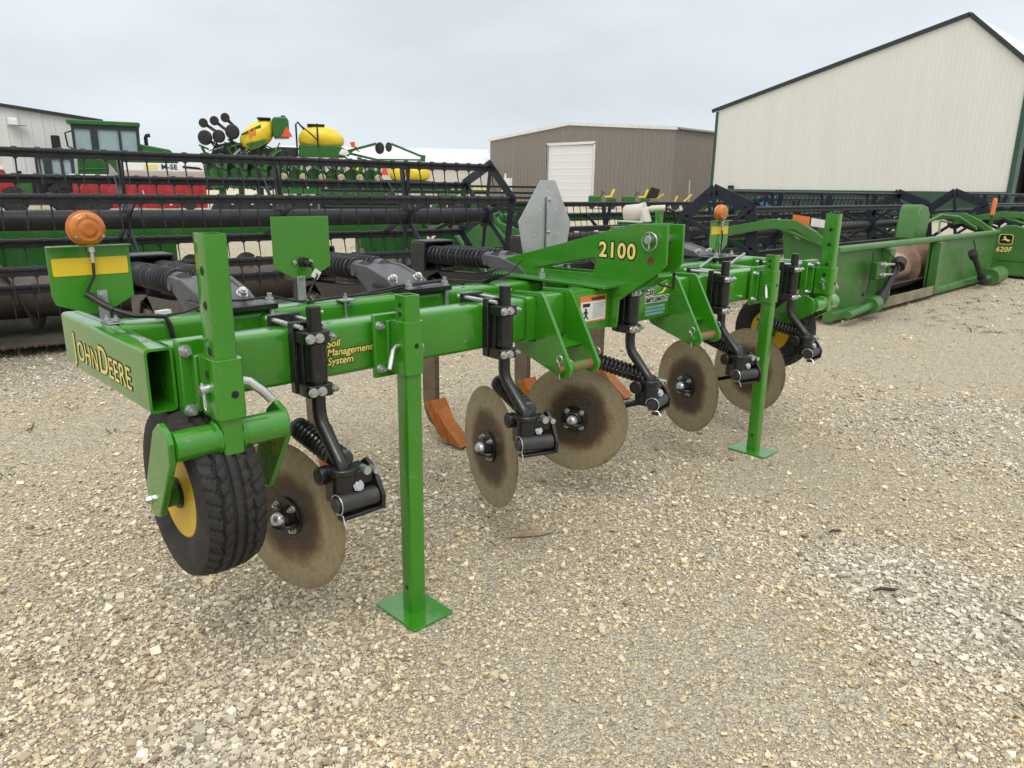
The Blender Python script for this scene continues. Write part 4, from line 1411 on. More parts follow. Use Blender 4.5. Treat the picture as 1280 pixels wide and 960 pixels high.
for dz in (.0, .12): q.cyl(hb(8.1, 1.27, .52 + dz), hb(8.5, 1.25, .50 + dz), .016, 12); q.cyl(hb(8.18, 1.27, .51 + dz), hb(8.24, 1.268, .507 + dz), .032, 12)
split_obj(q, 'hose_coupler', 'zinc', HB)
q = MB(); q.tube([hb(8.25, 1.3, .82), hb(8.3, 1.24, .75), hb(8.5, 1.22, .66), hb(8.6, 1.22, .5)], .008, 8); q.tube([hb(7.95, 1.31, .80), hb(7.94, 1.30, .55), hb(7.9, 1.30, .30)], .006, 8)
q.tube([hb(11.9, 1.3, .79), hb(11.93, 1.27, .7), hb(12.0, 1.27, .6)], .008, 8)
split_obj(q, 'hose', 'plastic', HB)
q = MB(); q.cyl(hb(7.88, 1.345, .30), hb(7.88, 1.33, .30), .02, 10); q.obj('stop_knob', 'plastic', HB)
q = MB(); q.prism([(0, 0), (.20, -.02), (.20, .08), (0, .10)], hb(7.262, 2.0, 1.1), (0, 1, 0), (0, 0, 1), .003)
q2 = q.obj('warning_decal', 'deco_orange', HB)
q = MB(); q.prism([(0, 0), (.16, -.015), (.16, .07), (0, .09)], hb(7.262, 1.78, 1.08), (0, 1, 0), (0, 0, 1), .003); q.obj('serial_plate', 'deco_white', HB)
# pale inner divider panels at the near end and the square guard at mid height
q = MB(); q.prism([(.38, .62), (.75, .62), (.95, .80), (.98, 1.12), (.82, 1.14), (.68, .98), (.52, .92), (.42, .98), (.36, 1.1), (.32, .95)], hb(7.36, 2.45, 0), (0, 1, 0), (0, 0, 1), .05); q.obj('divider_panel', 'green_old', HB, .01)
q = MB(); q.prism([(-.24, .80), (.24, .80), (.16, 1.22), (.08, 1.30), (-.16, 1.27), (-.30, 1.16)], hb(10.95, 1.75, 0), (1, 0, 0), (0, 0, 1), .30); q.obj('drive_cover', 'green_old', HB, .03)
q = MB(); q.tube([hb(12.4, 2.2, .95), hb(12.6, 2.0, 1.12), hb(13.2, 1.9, 1.08), hb(13.5, 1.7, .9)], .03, 10); q.tube([hb(11.6, 1.7, .87), hb(11.9, 1.8, 1.05), hb(12.7, 1.85, 1.0)], .015, 8); q.obj('reel_hose', 'green_old', HB)
q = MB(); q.cyl(hb(13.35, 2.7, 1.05), hb(13.25, 2.7, 1.05), .17, 20); q.obj('drive_sheave', 'green_dark', HB)
q = MB(); q.span(hb(14.0, 1.62, .8), hb(14.04, 1.58, 1.12)); st = q.obj('lamp_post', 'green_dark', HB)
q = MB(); q.box(hb(14.02, 1.6, 1.25), (.10, .06, .30), Matrix.Rotation(-.15, 3, 'Y')); q.obj('amber_lamp', 'deco_orange', st, .02)

# badge and number on the neighbour's end shield (outer face looks back along the row)
xs = 6.45 + .06 + .07 + .0005
q = MB(); q.prism(rrect(-.11, -.09, .11, .09, .04, 4), (xs, 0.90, .69), (0, 1, 0), (0, 0, 1), .002); bd = q.obj('badge', 'deco_yellow', HC)
q = MB(); q.prism(rrect(-.098, -.078, .098, .078, .034, 4), (xs + .0025, 0.90, .69), (0, 1, 0), (0, 0, 1), .002); q.obj('badge_field', 'deco_black', bd)
q = MB()
deer = [(-.085, -.02), (-.045, -.005), (-.02, .0), (.0, .02), (.012, .045), (.006, .062), (.018, .05), (.022, .064), (.03, .046), (.05, .036), (.034, .028), (.028, .008), (.05, -.008), (.072, -.03), (.044, -.014), (.018, -.018),
        (-.01, -.022), (-.03, -.04), (-.07, -.046), (-.04, -.028), (-.05, -.02)]
q.prism([(-a_, b_) for a_, b_ in deer][::-1], (xs + .005, 0.90, .69), (0, 1, 0), (0, 0, 1), .002); q.obj('leaping_deer', 'deco_yellow', bd)
nb = lettering('number_lettering', [('620F', 0, 0, .12, .003, .1, 1.05)], (xs + .0005, .77, .47), (0, 1, 0), (0, 0, 1), HC, mats=('deco_black', 'deco_yellow'), outline=.004)
q = MB(); q.prism([(-.15, 0), (.35, 0), (.35, .02), (-.15, .02)], (xs, 0.95, .30), (0, 1, 0), (0, 0, 1), .002); q.obj('shield_line', 'green_dark', HC)
q = MB(); q.prism([(-.16, -.02), (-.04, .03), (.0, -.01), (.18, -.05), (.0, -.05)], (xs, 1.15, .8), (0, 1, 0), (0, 0, 1), .002); q.obj('badge', 'deco_yellow', HD)


# ================================================================== BUILDINGS
def wall(name, poly, o, u, v, t, m, parent, holes=(), bevel=0):
    q = MB(); q.prism(poly, o, u, v, t, holes)
    return q.obj(name, m, parent, bevel, flat=True)


M['barn_wall'] = mk_corrugated('tan_steel_cladding', (0.70, 0.70, 0.655), 0.2286, 1, .011, damt=.10)
M['brown_wall'] = mk_corrugated('brown_steel_cladding', (0.215, 0.188, 0.16), 0.45, 1, .06, damt=.2, shape=1.0)
M['brown_side'] = mk_corrugated('brown_side_cladding', (0.215, 0.188, 0.16), 0.45, 0, .06, damt=.2, shape=1.0)
M['white_wall'] = mk_corrugated('white_steel_cladding', (0.72, 0.73, 0.72), 0.55, 0, .03, damt=.2)
M['white_roof'] = mk_corrugated('white_steel_roof', (0.66, 0.67, 0.67), 0.3, 0, .02, damt=.15)
M['trim_green'] = mat('dark_green_trim', (0.022, 0.075, 0.048), 0.5, 0, (0.018, 0.062, 0.04), 1.0)
M['trim_dark'] = mat('near_black_trim', (0.02, 0.032, 0.032), 0.5)
M['door_white'] = mk_corrugated('white_sectional_door', (0.74, 0.75, 0.75), 0.6, 2, .015, damt=.06)

ZB = .25
barn = thing('barn', 'tall tan metal barn with dark green trim at the right edge', 'barn', (45, 17, ZB))
bx = lambda y, z: (y - 17, z - ZB)
yl, yp, yr = 25.8, 11.4, 8.18
poly = [bx(yl, ZB), bx(yr, ZB), bx(yr, 7.62), bx(yp, 10.45), bx(yl, 6.72)]
wall('gable_wall', poly, (0, 0, 0), (0, 1, 0), (0, 0, 1), .2, 'barn_wall', barn)
wall('wainscot', [bx(yl + .02, ZB), bx(yr - .02, ZB), bx(yr - .02, 1.63), bx(yl + .02, 1.63)], (-.06, 0, 0), (0, 1, 0), (0, 0, 1), .055, 'trim_green', barn)
q = MB(); q.bar((-.05, yl - 17 + .35, 6.72 - ZB - .05), (-.05, yp - 17, 10.45 - ZB + .09), .22, .14, (1, 0, 0)); q.obj('rake_trim', 'trim_dark', barn)
q = MB(); q.bar((-.05, yp - 17, 10.45 - ZB + .09), (-.05, yr - 17 - .35, 7.62 - ZB - .24), .22, .14, (1, 0, 0)); q.obj('rake_trim', 'trim_dark', barn)
q = MB(); q.span((-.07, yl - 17 - .12, .0), (-.002, yl - 17 + .05, 6.6 - ZB)); q.obj('corner_trim', 'trim_green', barn)
q = MB(); q.span((-.07, yr - 17 - .05, .0), (-.002, yr - 17 + .18, 7.6 - ZB)); q.obj('corner_trim', 'trim_green', barn)
for nm, (ya, za), (yb_, zb_) in (('roof', (yl + .35, 6.63), (yp, 10.45)), ('roof', (yp, 10.45), (yr - .35, 7.31))):
    q = MB(); q.bm.verts.ensure_lookup_table()
    a = Vector((.1, ya - 17, za - ZB + .1)); b = Vector((.1, yb_ - 17, zb_ - ZB + .1))
    vs = [q.bm.verts.new(p) for p in (a, b, b + Vector((24, 0, 0)), a + Vector((24, 0, 0)))]
    vs2 = [q.bm.verts.new(v.co + Vector((0, 0, .12))) for v in vs]
    q._face(vs[::-1]); q._face(vs2)
    for i in range(4): q._face([vs[i], vs[(i + 1) % 4], vs2[(i + 1) % 4], vs2[i]])
    q.obj(nm, 'white_roof', barn, flat=True)
# open bay in the side wall
q = MB(); q.span((.2, yr - 17, 0), (1.0, yr - 17 + .2, 7.4 - ZB)); q.span((7, yr - 17, 0), (24, yr - 17 + .2, 7.4 - ZB)); q.span((1.0, yr - 17, 5.4), (7, yr - 17 + .2, 7.4 - ZB)); q.obj('side_wall', 'trim_green', barn, flat=True)
q = MB(); q.span((.25, yr - 17 + 1.2, 0), (23.5, yr - 17 + 1.3, 7)); q.obj('bay_shade_panel', 'dark', barn, flat=True)  # dark-coloured panel added to stand in for the shade inside the bay
q = MB(); q.span((-.06, 25.8 - 17 - 1.75, 1.66 - ZB), (-.15, 25.8 - 17 - 1.35, 1.86 - ZB)); q.obj('wall_lamp', 'dark', barn)

shed = thing('machine_shed', 'brown ribbed metal shed with a white roll door in its gable', 'shed', (50, 43, .3))
sy = lambda y, z: (y - 43, z - .3)
pl_ = [sy(53.7, .3), sy(32.4, .3), sy(32.4, 6.15), sy(43.4, 7.0), sy(53.7, 6.0)]
dr = [sy(45.9, .31), sy(40.6, .31), sy(40.6, 5.22), sy(45.9, 5.28)]
wall('gable_wall', pl_, (0, 0, 0), (0, 1, 0), (0, 0, 1), .2, 'brown_wall', shed, holes=[dr])
q = MB(); q.span((.08, 45.9 - 43, 0), (.12, 40.6 - 43, 5.0)); dd = q.obj('roll_door', 'door_white', shed, flat=True)
q = MB(); q.span((-.03, 45.95 - 43, 0), (-.001, 46.15 - 43, 5.1)); q.span((-.03, 40.35 - 43, 0), (-.001, 40.55 - 43, 5.05)); q.span((-.03, 40.35 - 43, 4.98), (-.001, 46.15 - 43, 5.2)); q.obj('door_frame', 'white', shed, flat=True)
q = MB(); q.span((-.05, 45.98 - 43, 0), (-.031, 46.1 - 43, 5.1)); q.obj('door_jamb', 'dark', shed)
wall('side_wall', [(0, 0), (30, 0), (30, 5.85), (0, 5.85)], (.2, 32.4 - 43, 0), (1, 0, 0), (0, 0, 1), -.2, 'brown_side', shed)
for (ya, za), (yb_, zb_) in (((53.95, 6.0), (43.4, 7.02)), ((43.4, 7.02), (32.15, 6.15))):
    q = MB(); q.bar((-.06, ya - 43, za - .3 + .04), (-.06, yb_ - 43, zb_ - .3 + .04), .26, .14, (1, 0, 0)); q.obj('rake_trim', 'white', shed)
    q = MB(); q.bar((15, ya - 43, za - .3 + .12), (15, yb_ - 43, zb_ - .3 + .12), .05, 30, (1, 0, 0)); q.obj('roof', 'white_roof', shed, flat=True)
q = MB(); q.bar((.2, 32.2 - 43, 5.9), (30, 32.2 - 43, 5.9), .16, .12); q.obj('gutter', 'grey_paint', shed)

wb = thing('workshop', 'white ribbed metal building with dark roof edge behind the tractors', 'building', (0, 46, .3))
f = lambda x: 5.32 - (x - 7.9) * .098
wall('gable_wall', [(-22, 0), (12.7, 0), (12.7, f(12.7) - .3), (-9, f(-9) - .3), (-22, f(-9) - 1.6)], (0, 0, 0), (1, 0, 0), (0, 0, 1), -.2, 'white_wall', wb)
q = MB(); q.bar((-9, -.08, f(-9) - .28), (12.9, -.08, f(12.9) - .28), .16, .3, (0, 1, 0)); q.obj('roof_edge', 'trim_dark', wb)
q = MB(); q.span((12.5, .2, 0), (12.7, 14, f(12.7) - .35)); q.obj('side_wall', 'white_wall', wb, flat=True)
q = MB(); q.bar((-9, 7, f(-9) - .2), (12.9, 7, f(12.9) - .2), 14, .06, (0, 0, 1)); q.obj('roof', 'white_roof', wb, flat=True)
wl_x = 8.7
q = MB(); q.prism([(0, 0), (.45, 0), (.4, .28), (0, .42)], (wl_x, -.02, 4.05), (0, -1, 0), (0, 0, 1), .42); wl_o = q.obj('wall_lamp', 'white', wb, .02)
q = MB(); q.span((wl_x + .02, -.1, 4.03), (wl_x + .40, -.42, 4.045)); q.obj('lamp_window', 'dark', wl_o)

wm = thing('storage_building', 'low white building with pale metal roof behind the yellow planters', 'building', (46, 57, .35), rad(-38))
q = MB(); q.span((-16, 0, 0), (5.3, .2, 3.45)); q.obj('front_wall', mat('cream_cladding', (0.62, 0.60, 0.54), .6), wm, flat=True)
q = MB(); q.prism([(0, 0), (12, 0), (12, 3.45), (6, 5.0), (0, 3.45)], (5.1, .2, 0), (0, 1, 0), (0, 0, 1), .2); q.obj('gable_wall', 'white', wm, flat=True)
q = MB(); q.bar((-5.3, 3.1, 4.27), (-5.3, -.3, 3.40), .1, 21.4, (1, 0, 0)); q.bar((-5.3, 3.0, 4.24), (-5.3, 6.2, 5.07), .1, 21.4, (1, 0, 0)); q.obj('roof', 'white_roof', wm, flat=True)
q = MB(); q.span((-16, -.32, 3.2), (5.4, -.26, 3.36)); q.obj('eave_trim', 'grey_paint', wm)

uc = thing('utility_cabinet', 'small white cabinet on a post at the brown shed left corner', 'cabinet', (46.5, 47.8, .28))
q = MB(); q.span((-.1, -.45, .9), (.4, .45, 2.1)); q.obj('box', 'white', uc, .02)
q = MB(); q.span((.05, -.2, -.3), (.2, .2, .9)); q.obj('post', 'grey_paint', uc)
q = MB(); q.cyl((.15, .2, 2.1), (.15, .2, 2.5), .09, 10); q.obj('mast', 'white', uc)


# ================================================================== FAR MACHINES
def facing(name, label, cat, az, depth_xy, zoff=0, group=None):
    """local x points to the right as seen from the yard entrance, y away"""
    x, y = depth_xy
    return thing(name, label, cat, (x, y, rise(x, y) + zoff), -rad(az), group)


def wheel(parent, x, y, z, R, W, rimR, tyre='rubber', rim='yellow', lugs=0):
    q = MB(); q.lathe([(rimR, -.4 * W), (rimR + .03, -.5 * W), (R - .08 * R, -.5 * W), (R, -.36 * W), (R, .36 * W), (R - .08 * R, .5 * W), (rimR + .03, .5 * W), (rimR, .4 * W)], (0, 0, 0), (0, 1, 0), 36)
    for i in range(lugs):
        for s in (-1, 1):
            a = 2 * PI * (i + (.5 if s > 0 else 0)) / lugs
            Rm = Matrix.Rotation(a, 3, 'Y') @ Matrix.Rotation(s * .7, 3, 'Z')
            c = Matrix.Rotation(a, 3, 'Y') @ Vector((0, s * W * .22, R + .01))
            q.box(c, (.07, W * .55, .06), Matrix.Rotation(a, 3, 'Y') @ Matrix.Rotation(s * .7, 3, 'Z'))
    w = q.obj('wheel', tyre, parent, loc=(x, y, z))
    q = MB(); q.lathe([(rimR, -.3 * W), (rimR * .92, -.2 * W), (rimR * .4, -.12 * W), (rimR * .35, -.2 * W), (.0, -.2 * W)], (0, 0, 0), (0, 1, 0), 28)
    q.obj('rim', rim, w)
    return w


def cab(root, x0, x1, y0, y1, z0, z1, frame='trim_dark', roofm='green_dark', over=.12):
    q = MB()
    for xx, wd in ((x0 + .05, .12), (x0 + (x1 - x0) * .33, .34), (x0 + (x1 - x0) * .72, .13), (x1, .15)):
        for yy in (y0, y1):
            q.bar((xx, yy, z0), (xx + (.04 if xx == x1 else 0), yy, z1), wd, .11, (0, 1, 0))
    q.span((x0, y0 - .05, z1 - .22), (x1, y0 + .02, z1))
    q.span((x0, y0, z0), (x1, y1, z0 + .06))
    c = q.obj('cab', frame, root)
    q = MB(); q.span((x0 + .06, y0 + .03, z0 + .1), (x1 - .06, y0 + .05, z1 - .03)); q.span((x0 + .06, y1 - .05, z0 + .1), (x1 - .06, y1 - .03, z1 - .03)); q.span((x1 - .05, y0 + .06, z0 + .1), (x1 - .03, y1 - .06, z1 - .03)); q.span((x0 + .03, y0 + .06, z0 + .1), (x0 + .05, y1 - .06, z1 - .03))
    q.obj('cab_glass', 'glass', c)
    q = MB(); q.prism(rrect(x0 - over, z1, x1 + over, z1 + .22, .08, 3), (0, y1 + over, 0), (1, 0, 0), (0, 0, 1), (y1 - y0 + 2 * over)); q.obj('cab_roof', roofm, c, .03)
    q = MB(); q.prism(rrect(x0 + .45, z0 + .1, x0 + .9, z0 + .8, .1, 3), (0, (y0 + y1) / 2 + .25, 0), (1, 0, 0), (0, 0, 1), .5); q.obj('seat', 'dark', c)
    return c


# small utility tractor facing left
t = facing('tractor', 'smaller green tractor with glass cab facing left behind the reel', 'tractor', 12.66, (8.38, 40.05))
q = MB(); q.prism([(-1.9, .75), (-.35, .75), (-.35, 1.62), (-1.2, 1.60), (-1.85, 1.45), (-1.95, 1.1)], (0, .35, 0), (1, 0, 0), (0, 0, 1), .7); hd = q.obj('hood', 'green_old', t, .05)
q = MB(); q.prism([(-1.85, 1.25), (-.8, 1.38), (-.8, 1.44), (-1.85, 1.34)], (0, -.352, 0), (1, 0, 0), (0, 0, 1), .004); q.obj('stripe', 'deco_yellow', hd)
q = MB(); q.span((-.6, -.5, .6), (1.2, .5, 1.65)); q.obj('chassis', 'dark', t, .03)
cab(t, -.35, 1.15, -.65, .65, 1.6, 2.62, over=.1)
for yy in (-.75, .75): wheel(t, .65, yy, .70, .70, .42, .36, lugs=18)
for yy in (-.65, .65): wheel(t, -1.45, yy, .48, .48, .28, .25, lugs=14)
q = MB(); q.prism([(0, 1.35), (1.25, 1.35), (1.15, 1.55), (.2, 1.55)], (0, -.55, 0), (1, 0, 0), (0, 0, 1), .45); q.obj('fender', 'green_old', t, .03)
q = MB(); q.span((-1.15, -.36, 1.62), (-.95, -.30, 1.85)); q.obj('mirror', 'dark', t)

# articulated tractor facing right
t = facing('tractor', 'big green four wheel drive tractor with cab and upright exhaust facing right', 'tractor', 17.3, (12.93, 42.97), -.25)
cab(t, -2.3, .75, -1.0, 1.0, 3.1, 4.45, 'trim_dark', 'green_dark', .18)
q = MB(); q.prism([(-2.3, 1.2), (2.6, 1.2), (2.65, 2.9), (2.3, 3.35), (.8, 3.6), (-2.2, 3.3)], (0, .8, 0), (1, 0, 0), (0, 0, 1), 1.6); hd = q.obj('hood', 'green_dark', t, .06)
q = MB(); q.prism([(-1.3, 2.72), (.7, 2.78), (.7, 2.92), (-1.3, 2.86)], (0, -.802, 0), (1, 0, 0), (0, 0, 1), .004); q.obj('stripe', 'deco_yellow', hd)
q = MB(); q.tube([(1.15, -.5, 3.1), (1.15, -.5, 3.95), (1.2, -.5, 4.05), (1.38, -.5, 4.08)], .10, 12); q.obj('exhaust', 'dark', t)
q = MB(); q.prism(rrect(-3.25, 3.05, -2.85, 3.85, .08, 3), (0, -1.2, 0), (1, 0, 0), (0, 0, 1), .15); q.obj('mirror', 'dark', t, .02)
q = MB(); q.tube([(-2.3, -1.15, 3.2), (-2.55, -1.15, 3.35), (-2.6, -1.15, 4.0), (-2.3, -1.15, 4.1)], .04, 8); q.obj('mirror_bracket', 'dark', t)
q = MB(); q.tube([(-2.2, -1.2, 1.5), (-2.2, -1.2, 2.2), (.3, -1.2, 2.3), (.3, -1.2, 1.5)], .04, 8); q.tube([(-1.2, -1.2, 2.25), (-1.2, -1.2, 3.1), (.6, -1.1, 3.15)], .03, 8); q.obj('handrail', 'green_dark', t)
q = MB(); q.span((-2.0, -.9, .7), (2.4, .9, 1.25)); q.obj('chassis', 'dark', t, .03)
for xx in (-1.5, 1.7):
    for yy in (-1.25, 1.25): wheel(t, xx, yy, .95, .95, .6, .5, lugs=20)

# red drill with white hopper
t = facing('grain_drill', 'long low red grain drill with a white lettered hopper on top', 'grain drill', 18.25, (11.95, 37.5))
q = MB(); q.prism(rrect(-3.0, .22, 2.85, 1.42, .04, 2), (0, .9, 0), (1, 0, 0), (0, 0, 1), 1.2); bd_ = q.obj('body', 'red', t)
for i in range(14):
    q = MB(); q.span((-2.9 + i * .42, -.36, .25), (-2.84 + i * .42, -.302, 1.38)); q.obj('rib', 'red', bd_)
q = MB(); q.prism([(0, 1.62), (0, 2.0), (.0, 2.36), (1.2, 2.36), (1.2, 1.62)][0:1] + [(-.25, 2.0), (-.2, 2.36), (1.0, 2.36), (1.05, 2.0), (.8, 1.55), (.05, 1.55)], (-.85, 0, 0), (0, 1, 0), (0, 0, 1), 3.75)
hp = q.obj('hopper', 'white', t, .03)
q = MB(); q.prism([(-.95, 1.5), (-.35, 1.52), (-.88, 2.3)], (-.5, .5, 0), (1, 0, 0), (0, 0, 1), .6); q.obj('hopper_end', 'grey_paint', hp)
q = MB(); q.prism([(0, 0), (.62, 0), (.62, .2), (0, .2)], (.1, -.252, 2.08), (1, 0, 0), (0, 0, 1), .004); q.obj('label_plate', 'deco_yellow', hp)
lettering('lettering', [('M-SE', .78, .02, .34, .008, 0, 1.05)], (.1, -.256, 2.06), (1, 0, 0), (0, 0, 1), hp, mats=('deco_black', 'deco_black'))
q = MB(); q.prism([(1.75, .1), (2.7, .02), (2.5, .14), (1.75, .2)], (.1, -.256, 2.06), (1, 0, 0), (0, 0, 1), .004); q.obj('swoosh', 'deco_black', hp)
q = MB(); q.span((-3.1, -.1, 1.55), (-.9, .6, 1.78)); q.obj('walkboard', 'white', t, .01)
q = MB(); q.bar((.05, -.4, .5), (-.05, -.4, 1.05), .09, .04); q.obj('lever', 'white', t)
q = MB(); q.span((1.1, -.38, .35), (1.2, -.34, .62)); q.obj('hang_tag', 'white', t)
wheel(t, 2.0, -.42, .42, .30, .14, .12, rim='grey_paint')
for xx in (-2.6, -1.9): wheel(t, xx, -.5, .45, .45, .3, .2, rim='grey_paint')

# red machine at the left edge
t = facing('tractor', 'red tractor cut off by the left edge of the photo', 'tractor', 10.3, (6.46, 39.41))
q = MB(); q.prism([(-2.2, .7), (.45, .7), (.5, 1.25), (.3, 1.5), (-.1, 2.4), (-.35, 2.5), (-.5, 1.6), (-2.2, 1.7)], (0, .5, 0), (1, 0, 0), (0, 0, 1), 1.0); q.obj('body', 'red', t, .05)
wheel(t, .35, -.6, .55, .55, .4, .25, lugs=14, rim='grey_paint'); wheel(t, -1.6, -.8, .8, .8, .5, .4, lugs=18, rim='grey_paint')
q = MB(); q.span((-.05, -.53, 1.9), (.12, -.50, 2.1)); q.obj('lamp', 'white', t)


# planter with folded wings and yellow tanks
t = facing('planter', 'large green folding planter with two big yellow tanks on top', 'planter', 28.5, (14.9, 27.0))


def P(px, py): return ((px - 375) * .0340, 1.44 + (232.5 - py) * .0325)


def tankpoly(pts, y0, dy, m, name, parent, bev=.14):
    q = MB()
    if name == 'seed_tank':
        q.pillow([P(*p) for p in pts], (0, y0 + dy, 0), (1, 0, 0), (0, 0, 1), dy)
        return q.obj(name, m, parent, angle=70)
    q.prism([P(*p) for p in pts], (0, y0 + dy, 0), (1, 0, 0), (0, 0, 1), dy)
    return q.obj(name, m, parent, bev, 4)


a = tankpoly([(304, 178), (308, 170), (322, 157), (341, 153.5), (344, 160), (343, 174), (335, 184), (318, 192), (307, 188)], -1.1, 1.4, 'tank', 'seed_tank', t, .2)
q = MB(); q.prism([P(312, 184), P(336, 178), P(333, 184), P(316, 191)][::-1], (0, -1.06, 0), (1, 0, 0), (0, 0, 1), .004); q.obj('tank_decal', 'green_dark', a)
q = MB(); q.prism([P(307, 173), P(330, 161), P(330, 165), P(309, 175)][::-1], (0, -1.06, 0), (1, 0, 0), (0, 0, 1), .004); q.obj('tank_decal', 'green_dark', a)
q = MB(); q.prism([P(316, 168), P(319, 168), P(319, 172), P(321, 171), P(321, 167), P(324, 166), P(324, 174), P(321, 175), P(320, 174.5), P(319, 177), P(316, 177)][::-1], (0, -1.105, 0), (1, 0, 0), (0, 0, 1), .004); q.obj('tank_mark', 'deco_orange', a)
q = MB(); q.prism(rrect(*P(326, 154.5), *P(341, 152.5), .02, 2), (0, 0, 0), (1, 0, 0), (0, 0, 1), .9); q.obj('tank_lid', 'dark', a)
a = tankpoly([(371, 182), (371, 172), (377, 163), (386, 159.5), (404, 159.5), (414, 163), (423, 170), (425, 176), (423, 183), (410, 187), (380, 186)], -1.1, 1.4, 'tank', 'seed_tank', t, .22)
q = MB(); q.prism(rrect(*P(382, 160), *P(402, 158), .02, 2), (0, 0, 0), (1, 0, 0), (0, 0, 1), .9); q.obj('tank_lid', 'dark', a)
q = MB(); q.tube([(P(393, 159)[0], -1.13, P(0, 158)[1]), (P(393, 172)[0], -1.14, P(0, 172)[1]), (P(393, 186)[0], -1.14, P(0, 186)[1])], .03, 8)
q.tube([(P(371, 158)[0], -1.2, P(0, 158)[1]), (P(385, 170)[0], -1.2, P(0, 170)[1]), (P(393, 178)[0], -1.16, P(0, 178)[1])], .025, 8); q.obj('tank_strap', 'dark', a)
a = tankpoly([(343, 176), (342, 155), (345, 151.5), (358, 151), (361, 154), (361, 175)], -1.0, 1.2, 'green_dark', 'fan_housing', t, .06)
q = MB(); q.cyl((P(355, 0)[0], -.4, P(0, 151)[1]), (P(355, 0)[0], -.4, P(0, 148.5)[1]), .09, 14); q.obj('filler_cap', 'dark', a)
q = MB(); q.prism([P(352, 175), P(365, 175), P(358.5, 163)], (0, -1.35, 0), (1, 0, 0), (0, 0, 1), .02); q.obj('slow_vehicle_triangle', 'orange_red', t)
q = MB()
q.prism([P(370, 197), P(424, 197), P(426, 188), P(418, 183), P(371, 183)], (0, .2, 0), (1, 0, 0), (0, 0, 1), 1.2); q.obj('tank_platform', 'green_dark', t, .03)
q = MB(); q.tube([(P(369, 198)[0], -1.25, P(0, 198)[1]), (P(369, 160)[0], -1.25, P(0, 160)[1]), (P(371, 157)[0], -1.25, P(0, 157)[1]), (P(378, 166)[0], -1.25, P(0, 166)[1])], .035, 8); q.obj('ladder_rail', 'dark', t)
q = MB(); q.prism([P(320, 190), P(350, 186), P(368, 186), P(368, 200), P(300, 200)], (0, .3, 0), (1, 0, 0), (0, 0, 1), 1.0); q.obj('centre_frame', 'trim_dark', t, .03)
q = MB(); q.prism([P(272, 196), P(276, 186), P(296, 181), P(308, 184), P(312, 200), P(330, 201), P(330, 206), P(262, 206), P(264, 193)], (0, .2, 0), (1, 0, 0), (0, 0, 1), .8); q.obj('folded_wing', 'trim_dark', t, .03)
for (px, py, r) in ((268, 178, 8.0), (283, 176, 7), (298, 170.5, 8)):
    x, z = P(px, py); q = MB(); q.lathe([(.06, -.12), (r * .030, -.09), (r * .0352, -.03), (r * .0352, .03), (r * .03, .09), (.06, .12)], (x, -.9, z), (.35, 1, 0), 26); q.obj('gauge_wheel', 'rubber', t)
for (px, py, qx, qy) in ((267, 161, 281, 171), (279, 158, 292, 169), (291, 154, 303, 167)):
    x, z = P(px, py); x2, z2 = P(qx, qy)
    q = MB(); q.bar((x, -.6, z), (x2, -.7, z2), .12, .10, (0, 1, 0)); ar = q.obj('closing_arm', 'trim_dark', t)
    q = MB(); q.lathe([(.03, -.05), (.17, -.04), (.18, 0), (.17, .04), (.03, .05)], (x, -.72, z), (.35, 1, 0), 22); q.obj('closing_wheel', 'rubber', ar)
q = MB(); q.prism([P(345, 242), P(470, 243), P(470, 236), P(345, 235)], (0, -.9, 0), (1, 0, 0), (0, 0, 1), .35); tb = q.obj('toolbar', 'green_dark', t)
q = MB(); q.prism([P(262, 226), P(345, 226), P(345, 206), P(262, 206)], (0, .4, 0), (1, 0, 0), (0, 0, 1), .3); q.obj('wing_frame', 'green_dark', t, .02)
for i in range(9):
    px = 280 + i * 22
    x, _ = P(px, 0)
    q = MB(); q.bar((x - .25, -.9, P(0, 202)[1]), (x + .45, -1.1, P(0, 226)[1]), .10, .10, (0, 1, 0)); q.bar((x + .3, -1.0, P(0, 203)[1]), (x + .1, -1.0, P(0, 236)[1]), .14, .10, (0, 1, 0)); q.span((x - .1, -.6, .9), (x + .12, -.4, 2.4))
    ru = q.obj('row_unit', 'green_dark', t)
    if i > 2:
        q = MB(); q.lathe([(.0, -.12), (.09, -.12), (.15, -.06), (.15, .06), (.09, .12), (.0, .12)], (x + .2, -1.25, P(0, 222)[1]), (0, 1, 0), 20); q.obj('seed_meter', 'meter', ru)
    q = MB(); q.tube([(x - .3, -1.1, P(0, 204)[1]), (x - .1, -1.25, P(0, 212)[1]), (x + .35, -1.2, P(0, 216)[1]), (x + .3, -1.15, P(0, 230)[1])], .03, 6); q.obj('hose', 'plastic', ru)
    q = MB(); q.lathe([(.08, -.09), (.36, -.08), (.40, 0), (.36, .08), (.08, .09)], (x, -1.2, .42), (0, 1, 0), 26); q.lathe([(.08, -.09), (.30, -.06), (.32, 0), (.30, .06), (.08, .09)], (x + .42, -1.0, .36), (0, 1, 0), 22); q.obj('gauge_wheel', 'rubber', ru)
    q = MB(); q.span((x - .2, -.95, .45), (x + .35, -.75, .95)); q.obj('opener', 'trim_dark', ru)
    q = MB(); q.prism([(x - .34, 1.3), (x + .3, 1.3), (x + .36, 1.95), (x - .1, 2.2), (x - .36, 2.0)], (0, -.3, 0), (1, 0, 0), (0, 0, 1), .4); q.obj('hopper', 'green_dark', ru, .04)
    q = MB(); q.tube([(x + .1, -.9, 2.3), (x - .05, -1.0, 1.9), (x + .15, -1.0, 1.5), (x, -.95, 1.1)], .025, 6); q.tube([(x + .3, -.9, 2.2), (x + .4, -1.0, 1.7), (x + .22, -1.0, 1.35)], .025, 6); split_obj(q, 'hose', 'plastic', ru)
